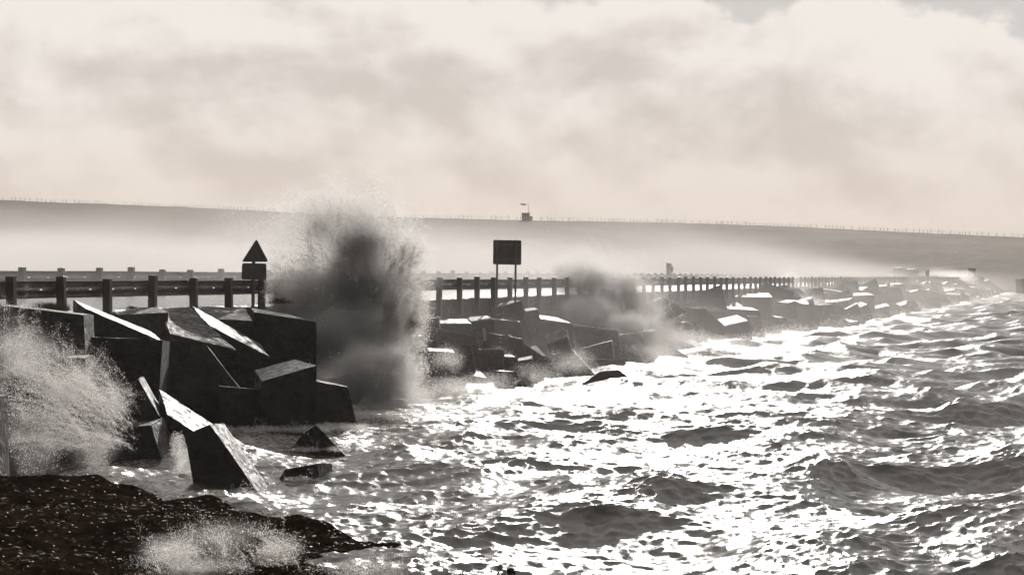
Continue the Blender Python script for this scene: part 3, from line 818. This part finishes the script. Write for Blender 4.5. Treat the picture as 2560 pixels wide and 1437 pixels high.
def pier():
    p = at(2556, 704, 470.0); root = empty('shore_wall', (p.x, 470, 0))
    tag(root, 'dark slipway wall at the far shore by the right border', 'wall')
    link('wall', box_mesh('wall', (4.5, 6, 3.6), (1.6, 0, 0.6), 0.06), M['concrete'], root)
    link('coping', box_mesh('coping', (4.8, 6.3, 0.25), (1.6, 0, 2.53), 0.05), M['concrete'], root)
pier()

# ------------------------------------------------------------------ grass tufts on the verge
def tuft(px, py, Y, n, size, label, seed):
    r3 = random.Random(seed); p = at(px, py, Y)
    V, Fc = [], []
    for _ in range(n):
        a = r3.uniform(0, 6.28); rad = abs(r3.gauss(0, size * 0.8)); bx, by = rad * math.cos(a), rad * math.sin(a) * 0.6
        h = size * r3.uniform(0.45, 1.1); dx, dy = r3.gauss(-0.25, 0.5) * h, r3.gauss(0, 0.4) * h; wd = 0.006
        b = len(V)
        for k, t in enumerate((0, .5, 1)):
            ww = wd * (1 - t * .8); x = bx + dx * t * t; y = by + dy * t * t; z = h * (t - .3 * t * t) 
            V += [(x - ww, y, z), (x + ww, y, z), (x, y + ww * 0.8, z)]
        for k in range(2):
            o = b + k * 3
            Fc += [(o, o + 1, o + 4, o + 3), (o + 1, o + 2, o + 5, o + 4), (o + 2, o, o + 3, o + 5)]
    tag(link('grass_tuft', mesh('grass_tuft', V, Fc), M['grassblade'], loc=p), label, 'grass', kind='stuff')
tuft(130, 776, 47.6, 420, 0.22, 'tuft of wind flattened grass left of the sunlit ramp block', 1)
tuft(330, 772, 52.6, 90, 0.09, 'sparse grass on the flat block under the guardrail', 2)
tuft(700, 758, 60.0, 160, 0.20, 'thin grass on the verge by the triangular sign', 3)
tuft(1180, 748, 80.5, 60, 0.08, 'short grass stalks on the kerb left of the square sign', 5)


# ------------------------------------------------------------------ wrack heaped in the shallows (bottom left)
def wrack_bed():
    # a weed-covered ledge, highest at the left, sinking towards the right
    nx, ny = 260, 150
    tx = np.linspace(0, 1, nx); ty = np.linspace(0, 1, ny)
    X = -8.5 + tx * 8.9
    V = np.zeros((ny, nx, 3))
    for j, t in enumerate(ty):
        Y0 = 22.5; back = np.interp(X, [-8.5, -5.5, -4.6, -3.4, -2.0, -0.9, 0.4], [37.5, 36.0, 35.0, 32.5, 30.2, 28.0, 26.4])
        Y = Y0 + t * (back - Y0)
        V[j, :, 0] = X; V[j, :, 1] = Y
        top = np.interp(X, [-8.5, -5.0, -3.8, -2.4, -1.2, 0.0, 0.4], [0.36, 0.30, 0.25, 0.16, 0.09, 0.02, -0.2])
        prof = np.clip(np.sin(np.pi * min(1, 0.5 + (1 - t) * 0.0 + 0.0)) , 0, 1)
        edge = min(1.0, (1 - t) / 0.18)
        V[j, :, 2] = top * (edge ** 0.6) - 0.45 * (1 - edge) - 0.15 * (1 - t)
    P = V.reshape(-1, 3)
    P[:, 2] += (fbm(P, 0.8, 3) - 0.5) * 0.50 + (fbm(P, 2.6, 4) - 0.5) * 0.13
    me = grid_mesh('seaweed', P.copy(), ny, nx)
    o = link('seaweed', me, M['weedbed'])
    tag(o, 'dark brown seaweed heaped in the shallows along the bottom left', 'seaweed', kind='stuff')
    # fronds: small curled straps standing off the heap
    N = 8000
    i = rng.integers(0, len(P), N); B = P[i] + rng.normal(0, 0.03, (N, 3)); keep = B[:, 1] > 23.5; B = B[keep]; N = len(B)
    a = rng.uniform(0, 2 * np.pi, N); L = rng.uniform(0.03, 0.10, N); wd = rng.uniform(0.005, 0.013, N)
    dx, dy = np.cos(a), np.sin(a); lift = rng.uniform(-0.1, 0.7, N)
    V = np.zeros((N, 8, 3))
    for k, t in enumerate((0, .4, .75, 1)):
        cx = B[:, 0] + dx * L * t; cy = B[:, 1] + dy * L * t; cz = B[:, 2] + 0.01 + L * lift * (t - t * t * 0.8)
        ww = wd * (1, 1.3, 1.1, .4)[k]
        V[:, k * 2] = np.stack([cx - dy * ww, cy + dx * ww, cz], 1); V[:, k * 2 + 1] = np.stack([cx + dy * ww, cy - dx * ww, cz + 0.006], 1)
    q = (np.arange(N)[:, None, None] * 8 + np.array([[0, 1, 3, 2], [2, 3, 5, 4], [4, 5, 7, 6]])[None]).reshape(-1, 4)
    me = bpy.data.meshes.new('frond')
    me.vertices.add(N * 8); me.vertices.foreach_set('co', V.astype(np.float32).ravel())
    me.loops.add(q.size); me.loops.foreach_set('vertex_index', q.astype(np.int32).ravel())
    me.polygons.add(len(q)); me.polygons.foreach_set('loop_start', np.arange(0, q.size, 4, dtype=np.int32)); me.update(calc_edges=True)
    f = link('fronds', me, M['weed'], o); f['kind'] = 'stuff'
wrack_bed()


# ------------------------------------------------------------------ spray: drops (points) and mist (fog grids)
def drops_obj(name, P, rad, label, parent=None):
    """torn flakes of water, one small facet each"""
    n = len(P); c = P.mean(0); c[2] = P[:, 2].min()
    e1 = rng.normal(size=(n, 3)); e1 /= np.linalg.norm(e1, axis=1, keepdims=True)
    e2 = np.cross(e1, rng.normal(size=(n, 3))); e2 /= np.linalg.norm(e2, axis=1, keepdims=True)
    r_ = (rad * 1.5)[:, None]
    V = np.stack([P - c + e1 * r_, P - c + (-0.5 * e1 + 0.87 * e2) * r_, P - c + (-0.5 * e1 - 0.87 * e2) * r_], 1)
    me = bpy.data.meshes.new(name)
    me.vertices.add(n * 3); me.vertices.foreach_set('co', V.astype(np.float32).ravel())
    me.loops.add(n * 3); me.loops.foreach_set('vertex_index', np.arange(n * 3, dtype=np.int32))
    me.polygons.add(n); me.polygons.foreach_set('loop_start', np.arange(0, n * 3, 3, dtype=np.int32))
    me.materials.append(M['drops']); me.update(calc_edges=True)
    o = bpy.data.objects.new(name, me); col.objects.link(o); o.location = tuple(c)
    tag(o, label, 'spray', kind='stuff')
    return o

WV = np.array([-0.92, 0.30, 0.10])                      # wind over the causeway
def cloud_points(blobs, n, clump=1.3, thr=0.42, shear=0.0, power=1.0):
    """blobs: (px, py, Y, rx, ry, rz, weight) -> points with ragged clumps"""
    wt = np.array([b[6] for b in blobs], float); wt /= wt.sum()
    out = []; need = n
    C = np.array([tuple(at(b[0], b[1], b[2])) for b in blobs]); S = np.array([b[3:6] for b in blobs])
    for _ in range(12):
        k = rng.choice(len(blobs), size=need * 3, p=wt)
        g = rng.normal(size=(len(k), 3)); g /= np.linalg.norm(g, axis=1, keepdims=True)
        rr = rng.random(len(k)) ** (power / 2.2) * (1 + 0.12 * rng.standard_exponential(len(k)))
        P = C[k] + g * S[k] * rr[:, None] * 0.95
        warp = np.stack([fbm(P + 11.3 * i, clump * 0.6, 2) for i in range(3)], 1) - 0.5
        P = P + warp * S[k] * 0.55
        nz = fbm(P, clump, 4, 0.6)
        keep = nz + rng.normal(0, 0.03, len(k)) > thr + 0.10 * (rr - 0.6)
        P = P[keep & (P[:, 2] > -0.15)]
        out.append(P); need = n - sum(len(o) for o in out)
        if need <= 0: break
    return np.concatenate(out)[:n]

def jets(blobs, njet, per, ln, up=0.5, wind=0.5, sp=0.07):
    """fine streamers thrown off the cloud's rim, bent over by the wind"""
    C = np.array([tuple(at(b[0], b[1], b[2])) for b in blobs]); S = np.array([b[3:6] for b in blobs])
    out = []
    for _ in range(njet):
        k = rng.integers(len(blobs)); g = rng.normal(size=3); g[2] = abs(g[2]) * 0.8 - 0.1; g /= np.linalg.norm(g)
        p0 = C[k] + g * S[k] * rng.uniform(0.75, 1.0); v = g * 0.8 + np.array([0, 0, up]) + rng.normal(0, .25, 3)
        L = ln * rng.uniform(0.4, 1.3); t = rng.random(per) ** 1.4
        P = p0 + v * L * t[:, None] + WV * wind * L * (t ** 2)[:, None] - np.array([0, 0, 0.55]) * L * (t ** 2)[:, None]
        P = P + rng.normal(size=(per, 3)) * (sp * (0.25 + t))[:, None]
        out.append(P)
    P = np.concatenate(out); return P[P[:, 2] > -0.1]

def fan(src, Y, a0, a1, l0, l1, nst, per, sp=0.03, depth=0.5, drop=0.35, seed=None):
    """streaks of thrown water: src pixel box (x0, y0, x1, y1), angles in degrees seen from the front (0 right, 90 up)"""
    out = []
    for _ in range(nst):
        p0 = np.array(at(rng.uniform(src[0], src[2]), rng.uniform(src[1], src[3]), Y + rng.uniform(-depth, depth)))
        a = math.radians(rng.uniform(a0, a1)); L = rng.uniform(l0, l1)
        t = rng.beta(1.3, 1.6, per); k = max(0.3, rng.normal(1, .3))
        d = np.array([math.cos(a), rng.normal(0, .25), math.sin(a)])
        P = p0 + d * (L * t)[:, None] - np.array([0, 0, 1.0]) * (drop * L * t ** 2)[:, None] + WV * (0.25 * L * t ** 2)[:, None]
        out.append(P + rng.normal(size=(per, 3)) * (sp * k * (0.3 + t))[:, None])
    P = np.concatenate(out); return P[P[:, 2] > -0.1]

def radii(n, lo, hi): return lo + (hi - lo) * rng.random(n) ** 3

# fog grid: sum of soft blobs, broken by noise
def fog(name, blobs, density, voxel, label, parent=None, nscale=0.8, nlo=0.38, nhi=0.66, g=0.6, step=1.0, color=(0.86, 0.845, 0.83), warp=0.5, lo=0.15):
    C = [at(b[0], b[1], b[2]) for b in blobs]
    mn = Vector([min(c[i] - b[3 + i] * 1.25 for c, b in zip(C, blobs)) for i in range(3)])
    mx = Vector([max(c[i] + b[3 + i] * 1.25 for c, b in zip(C, blobs)) for i in range(3)])
    mn.z = max(mn.z, -0.3)
    ng = bpy.data.node_groups.new(name, 'GeometryNodeTree')
    ng.interface.new_socket('Geometry', in_out='OUTPUT', socket_type='NodeSocketGeometry')
    t = NT(ng)
    pos = t.add('GeometryNodeInputPosition').outputs[0]
    nw = t.add('ShaderNodeTexNoise'); nw.inputs['Scale'].default_value = nscale * 0.7; nw.inputs['Detail'].default_value = 2
    t.l.new(pos, nw.inputs['Vector'])
    off = t.vmath('SUBTRACT', nw.outputs['Color'], (0.5, 0.5, 0.5))
    offs = t.add('ShaderNodeVectorMath', operation='SCALE'); t.l.new(off, offs.inputs[0]); offs.inputs['Scale'].default_value = warp * 2
    wp = t.vmath('ADD', pos, offs.outputs[0])
    tot = None
    for c, b in zip(C, blobs):
        dlt = t.vmath('SUBTRACT', wp, tuple(c)); sc_ = t.vmath('DIVIDE', dlt, tuple(b[3:6]))
        ln = t.vmath('LENGTH', sc_)
        f = t.math('MULTIPLY', t.rng(ln, lo, 1.0, 1.0, 0.0, True), b[6])
        tot = f if tot is None else t.math('MAXIMUM', tot, f)
    nz = t.noise(pos, nscale, 5, 0.6)
    dens = t.math('MULTIPLY', tot, t.rng(nz, nlo, nhi, 0.0, 1.0))
    dens = t.math('MULTIPLY', dens, density)
    vc = t.add('GeometryNodeVolumeCube')
    t.l.new(dens, vc.inputs['Density']); vc.inputs['Min'].default_value = mn; vc.inputs['Max'].default_value = mx
    for i, ax in enumerate('XYZ'): vc.inputs['Resolution ' + ax].default_value = max(8, int((mx[i] - mn[i]) / voxel))
    mat = mist_material(name + '_mist', color, g, 1.0, step)
    sm = t.add('GeometryNodeSetMaterial'); sm.inputs['Material'].default_value = mat
    t.l.new(vc.outputs[0], sm.inputs['Geometry'])
    go = t.add('NodeGroupOutput'); t.l.new(sm.outputs[0], go.inputs[0])
    me = bpy.data.meshes.new(name); me.materials.append(mat)
    o = bpy.data.objects.new(name, me); col.objects.link(o)
    md = o.modifiers.new('fog', 'NODES'); md.node_group = ng
    o['kind'] = 'stuff'
    if parent is not None:
        o.parent = parent; o.matrix_parent_inverse = Matrix.Translation(-parent.location)
    else: tag(o, label, 'mist')
    return o

# 1. the big plume
big = [(890, 650, 61.5, 1.45, 1.2, 1.45, .9), (800, 740, 61.5, 1.5, 1.2, 1.2, .9), (920, 780, 60.5, 1.45, 1.1, 1.5, 1.0),
       (830, 880, 59.0, 1.6, 1.0, 1.2, 1.0), (935, 955, 54.2, 1.15, 0.9, 0.95, 0.9), (760, 810, 60.5, 1.2, 1.0, 1.0, .9)]
rim = big[:3] + [(900, 590, 61.5, 1.35, 1.2, 1.0, .5), (980, 700, 61, .8, 0.8, 1.3, .6)]
veil = [(880, 560, 61.5, 1.6, 1.2, .9, 1), (1000, 700, 60.0, .75, .8, 1.5, 1), (720, 690, 61.5, 1.0, .9, 1.0, .6), (740, 560, 63.5, 1.6, 1.2, .9, .3), (1040, 650, 60.5, .5, .6, .7, .4)]
P = np.concatenate([cloud_points(big, 70000, 1.2, 0.42), cloud_points(veil, 70000, 2.2, 0.47),
                    cloud_points([(1030, 800, 58.5, .38, .4, 1.3, 1), (1035, 900, 57.3, .34, .4, .5, .5), (690, 740, 60.2, .3, .4, .8, .5)], 80000, 2.6, 0.43),
                    jets(rim, 200, 160, 1.0, 0.75, 0.9, 0.045),
                    fan((760, 540, 1000, 740), 61.2, 65, 165, 0.6, 1.7, 200, 330, 0.028, 0.7), fan((960, 620, 1030, 820), 60.3, 15, 95, 0.35, 1.1, 130, 300, 0.025, 0.5), fan((700, 640, 800, 800), 60.5, 100, 190, 0.3, 0.9, 80, 260, 0.03, 0.5)])
o = drops_obj('spray_plume', P, radii(len(P), 0.002, 0.0105), 'tallest plume of spray, dark cored, bursting over the guardrail between the two signs')
fog('plume_mist', big + [(850, 560, 61.5, 2.4, 1.5, 1.4, .15), (670, 620, 63, 2.6, 1.5, 1.6, .05), (1010, 730, 60.5, 1.05, .8, 1.8, .24)],
    4.8, 0.12, '', o, nscale=1.4, nlo=0.22, nhi=0.64, warp=0.75, lo=0.3, g=0.3, color=(0.95, 0.935, 0.92))

# 2. plume at the second gap in the rail
p2 = [(1500, 735, 97, 1.9, 1.3, 1.5, 1.0), (1435, 695, 99, 1.3, 1, 1.0, .8), (1565, 760, 96, 1.7, 1.2, 1.2, .9), (1480, 815, 92, 1.7, 1.2, 1.1, .8), (1600, 825, 90, 1.7, 1, .9, .7),
      (1680, 860, 87, 1.6, 1, .5, .3)]
P = np.concatenate([cloud_points(p2, 80000, 1.3, 0.46), cloud_points([(1450, 660, 99, 1.1, 1, .8, 1), (1590, 740, 96, 1.0, 1, 1.0, 1)], 30000, 1.5, 0.47), jets(p2, 90, 130, 1.2, 0.6, 0.8, 0.07),
                    fan((1400, 660, 1600, 790), 96, 50, 165, 0.8, 2.2, 170, 240, 0.045, 0.8)])
o = drops_obj('spray_plume', P, radii(len(P), 0.0025, 0.010), 'wide grey plume hiding the guardrail to the right of the square sign')
fog('plume_mist', p2 + [(1450, 660, 99, 1.3, 1, .9, .10)], 4.0, 0.16, '', o, nscale=1.2, nlo=0.28, nhi=0.66, warp=0.8, g=0.3, color=(0.90, 0.885, 0.87))

# 3. spray at the left border
p3 = [(60, 900, 37.5, .55, .6, .55, 1.0), (180, 960, 37.5, .55, .6, .55, 1.0), (270, 1000, 37.8, .35, .5, .4, .7), (100, 1080, 37.0, .6, .6, .6, .8), (240, 1110, 37.0, .45, .5, .5, .7), (20, 820, 38.2, .4, .5, .35, .4)]
P = np.concatenate([cloud_points(p3, 80000, 3.0, 0.50), jets(p3, 70, 140, 0.5, 0.4, 0.4, 0.035),
                    fan((180, 980, 340, 1130), 37.6, 105, 172, 0.7, 2.0, 170, 520, 0.022, 0.4), fan((0, 900, 200, 1150), 37.4, 90, 170, 0.4, 1.0, 60, 350, 0.03, 0.4)])
o = drops_obj('spray_plume', P, radii(len(P), 0.0011, 0.0052), 'sparkling spray flung up over black blocks at the left border')
fog('plume_mist', p3, 2.2, 0.07, '', o, nscale=2.4, nlo=0.42, nhi=0.66, warp=0.2, g=0.42)

# 4-6. plumes further along
p4 = [(1985, 730, 168, 1.3, 1.5, 1.2, 1), (1965, 700, 170, 1.0, 1.2, .9, .6), (2010, 765, 160, 1.8, 1.5, .7, .8)]
P = np.concatenate([cloud_points(p4, 12000, 0.6, 0.44), jets(p4, 16, 70, 1.4, .6, .8, .12)])
o = drops_obj('spray_plume', P, radii(len(P), 0.006, 0.016), 'small plume climbing beside the tall plain block')
fog('plume_mist', p4, 1.5, 0.3, '', o, nscale=0.5, warp=0.5)
p5 = [(2225, 715, 262, 1.0, 1.5, 1.2, 1), (2248, 742, 250, 1.2, 1.5, .8, 1)]
P = cloud_points(p5, 5000, 0.5, 0.44)
o = drops_obj('spray_plume', P, radii(len(P), 0.012, 0.03), 'narrow far plume sliding down between blocks under the van')
fog('plume_mist', p5, 1.2, 0.4, '', o, nscale=0.4, warp=0.5)
p6 = [(2400, 695, 390, 3.2, 3, 1.2, 1), (2432, 712, 380, 1.6, 2, 1.3, 1), (2360, 688, 400, 4, 3, 1.2, .6)]
P = cloud_points(p6, 4000, 0.4, 0.42)
o = drops_obj('spray_plume', P, radii(len(P), 0.015, 0.035), 'farthest plume, combed off the water near the end sign')
fog('plume_mist', p6, 0.7, 0.6, '', o, nscale=0.3, warp=0.8)

# 7. splash in the front of the wrack, 8. between the near blocks
p7 = [(560, 1345, 24.8, .5, .3, .22, 1), (430, 1385, 24.6, .42, .3, .2, .8), (680, 1370, 24.8, .32, .3, .18, .8), (900, 1425, 24.6, .6, .3, .12, .5), (520, 1420, 24.4, .6, .3, .16, .8)]
P = np.concatenate([cloud_points(p7, 40000, 3.4, 0.49), jets(p7, 60, 70, .3, .4, .4, .02), fan((380, 1370, 760, 1437), 24.6, 85, 178, 0.12, 0.42, 70, 220, 0.016, 0.35)])
o = drops_obj('spray_splash', P, radii(len(P), 0.0008, 0.0036), 'glittering splash over the seaweed at the bottom edge')
fog('splash_mist', p7, 2.0, 0.06, '', o, nscale=2.0, nlo=.4, nhi=.7, warp=0.15)
p8 = [(470, 1150, 38.2, .28, .3, .28, 1), (500, 1130, 38.2, .2, .2, .2, .5), (440, 1110, 38.8, .12, .2, .2, .3)]
P = cloud_points(p8, 16000, 3.0, 0.42)
o = drops_obj('spray_splash', P, radii(len(P), 0.002, 0.006), 'round splash caught between the hunched block and the pointed block')
fog('splash_mist', p8, 2.5, 0.06, '', o, nscale=2.0, nlo=.36, nhi=.66, warp=0.15)

# 9. torn water along the middle heap
p9 = [(1100, 980, 62, 1.0, .8, .35, 1), (1200, 960, 65, 1.0, .8, .3, 1), (1120, 900, 66, .5, .5, .35, .6), (1330, 940, 72, .9, .8, .4, .7), (1420, 900, 76, .8, .8, .5, .6), (1040, 1000, 59, .6, .8, .25, .4),
      (1270, 1000, 62, .9, .8, .2, .6), (1230, 900, 73, .7, .6, .3, .5), (1650, 880, 84, 1.2, 1, .4, .7), (1560, 930, 76, 1.0, 1, .25, .5), (1750, 850, 96, 1.4, 1.2, .4, .6), (1250, 820, 83, .6, .6, .5, .3)]
P = np.concatenate([cloud_points(p9, 90000, 1.8, 0.45), jets(p9, 80, 70, .5, .5, .5, .05)])
o = drops_obj('spray_splash', P, radii(len(P), 0.002, 0.007), 'torn white water and spray along the foot of the middle heap')
fog('splash_mist', p9, 0.9, 0.2, '', o, nscale=0.9, warp=0.4)

# 9b. churned foam round the feet of the near blocks
p9b = [(700, 1072, 46.5, 1.1, .4, .07, 1), (860, 1066, 47.5, .9, .4, .08, 1), (640, 1228, 36.6, .35, .3, .06, .7), (550, 1240, 36.2, .5, .3, .07, .8), (350, 1190, 39.4, .6, .3, .08, .9), (760, 1196, 38.6, .5, .3, .04, .4),
       (790, 1124, 44.6, .6, .3, .05, .5), (950, 1040, 50.5, 1.0, .6, .12, 1), (580, 1070, 46.0, .7, .4, .08, .7)]
P = np.concatenate([cloud_points(p9b, 42000, 2.5, 0.44), jets(p9b, 60, 60, .25, .5, .4, .02)])
o = drops_obj('spray_splash', P, radii(len(P), 0.0015, 0.006), 'churned foam washing round the feet of the near dark blocks')
fog('splash_mist', p9b, 0.6, 0.1, '', o, nscale=1.6, warp=0.15)

# 10. surf line along the far heap
far9 = []
for px in range(1820, 2480, 40):
    lat = 14.6; Y = 6400 * lat / (2720 - px); far9.append((px + rng.integers(-12, 12), 692 + 3.0 / Y * F - 5, Y, Y * 0.012, 1.5, 0.55, rng.uniform(.4, 1)))
P = cloud_points(far9, 26000, 0.7, 0.45)
o = drops_obj('spray_splash', P, radii(len(P), 0.008, 0.022), 'line of surf smoking along the foot of the far heap')
fog('splash_mist', far9, 0.22, 0.6, '', o, nscale=0.4, warp=0.7)


# ------------------------------------------------------------------ mist blown off the causeway to the sheltered side
def drift():
    name = 'spray_mist'
    ng = bpy.data.node_groups.new(name, 'GeometryNodeTree')
    ng.interface.new_socket('Geometry', in_out='OUTPUT', socket_type='NodeSocketGeometry')
    t = NT(ng); pos = t.add('GeometryNodeInputPosition').outputs[0]      # local: x = v, y = u, z
    sp = t.add('ShaderNodeSeparateXYZ'); t.l.new(pos, sp.inputs[0]); v, u_, z = sp.outputs
    st = t.vmath('MULTIPLY', pos, (0.35, 1.0, 1.6))
    nz = t.noise(st, 0.055, 4, 0.6)
    top = t.math('ADD', t.math('ADD', t.rng(v, -8, 1, 3.7, 2.5), t.rng(v, -80, -8, 1.3, 0.0)), t.math('MULTIPLY', t.math('SUBTRACT', nz, 0.5), 9.0))   # layer height rises down wind
    fz = t.rng(t.math('DIVIDE', z, t.math('MAXIMUM', top, 1.0)), 0.45, 1.35, 1.0, 0.0, True)
    fv = t.math('MULTIPLY', t.rng(v, 3.0, -2.0, 0.0, 1.0, True), t.rng(v, -110, -70, 0.0, 1.0, True))
    fu = t.math('MULTIPLY', t.rng(u_, 42, 80, 0.35, 1.0, True), t.rng(u_, 400, 270, 0.0, 1.0, True))
    lee = t.math('MULTIPLY', t.math('MULTIPLY', fz, fv), fu)
    sea = t.math('MULTIPLY', t.math('MULTIPLY', t.rng(v, -1, 2.5, 0, 1, True), t.rng(v, 15, 5, 0, 1, True)),
                 t.math('MULTIPLY', t.rng(u_, 52, 90, 0, 1, True), t.math('MULTIPLY', t.rng(u_, 460, 300, 0.2, 1, True), t.rng(z, 1.0, 4.2, 1, 0, True))))
    dn = t.math('ADD', t.math('MULTIPLY', lee, 0.055), t.math('MULTIPLY', sea, 0.0055))
    nz2 = t.noise(t.vmath('MULTIPLY', pos, (0.5, 1.0, 1.8)), 0.16, 3, 0.6)
    dn = t.math('MULTIPLY', dn, t.math('MULTIPLY', t.rng(nz, 0.34, 0.62, 0.15, 1.4), t.rng(nz2, 0.34, 0.62, 0.15, 1.6)))
    dn = t.math('MULTIPLY', dn, t.rng(u_, 110, 190, 1.0, 1.5, True))
    vc = t.add('GeometryNodeVolumeCube'); t.l.new(dn, vc.inputs['Density'])
    vc.inputs['Min'].default_value = (-112, 40, -0.2); vc.inputs['Max'].default_value = (24, 470, 12)
    vc.inputs['Resolution X'].default_value = 68; vc.inputs['Resolution Y'].default_value = 210; vc.inputs['Resolution Z'].default_value = 40
    mat = mist_material(name, (0.84, 0.815, 0.795), 0.3, 1.0, 4.0)
    sm = t.add('GeometryNodeSetMaterial'); sm.inputs['Material'].default_value = mat
    t.l.new(vc.outputs[0], sm.inputs['Geometry']); go = t.add('NodeGroupOutput'); t.l.new(sm.outputs[0], go.inputs[0])
    me = bpy.data.meshes.new(name); me.materials.append(mat)
    o = bpy.data.objects.new(name, me); col.objects.link(o); o.location = W(0, 0, 0); o.rotation_euler = (0, 0, -ALPHA)
    o.modifiers.new('fog', 'NODES').node_group = ng
    tag(o, 'white spray mist blowing off the causeway over the sheltered water', 'mist', kind='stuff')
drift()

# ------------------------------------------------------------------ haze: even salt air round everything
def haze():
    me = box_mesh('haze', (2400, 1500, 62), (0, 690, 27))
    m, t, out = new_mat('haze_air')
    pv = t.add('ShaderNodeVolumePrincipled'); pv.inputs['Color'].default_value = (0.69, 0.625, 0.58, 1)
    pv.inputs['Density'].default_value = 0.00027; pv.inputs['Anisotropy'].default_value = 0.3
    t.l.new(pv.outputs[0], out.inputs['Volume'])
    tag(link('haze', me, m), 'thin salt haze over the bay', 'haze', kind='stuff')
haze()
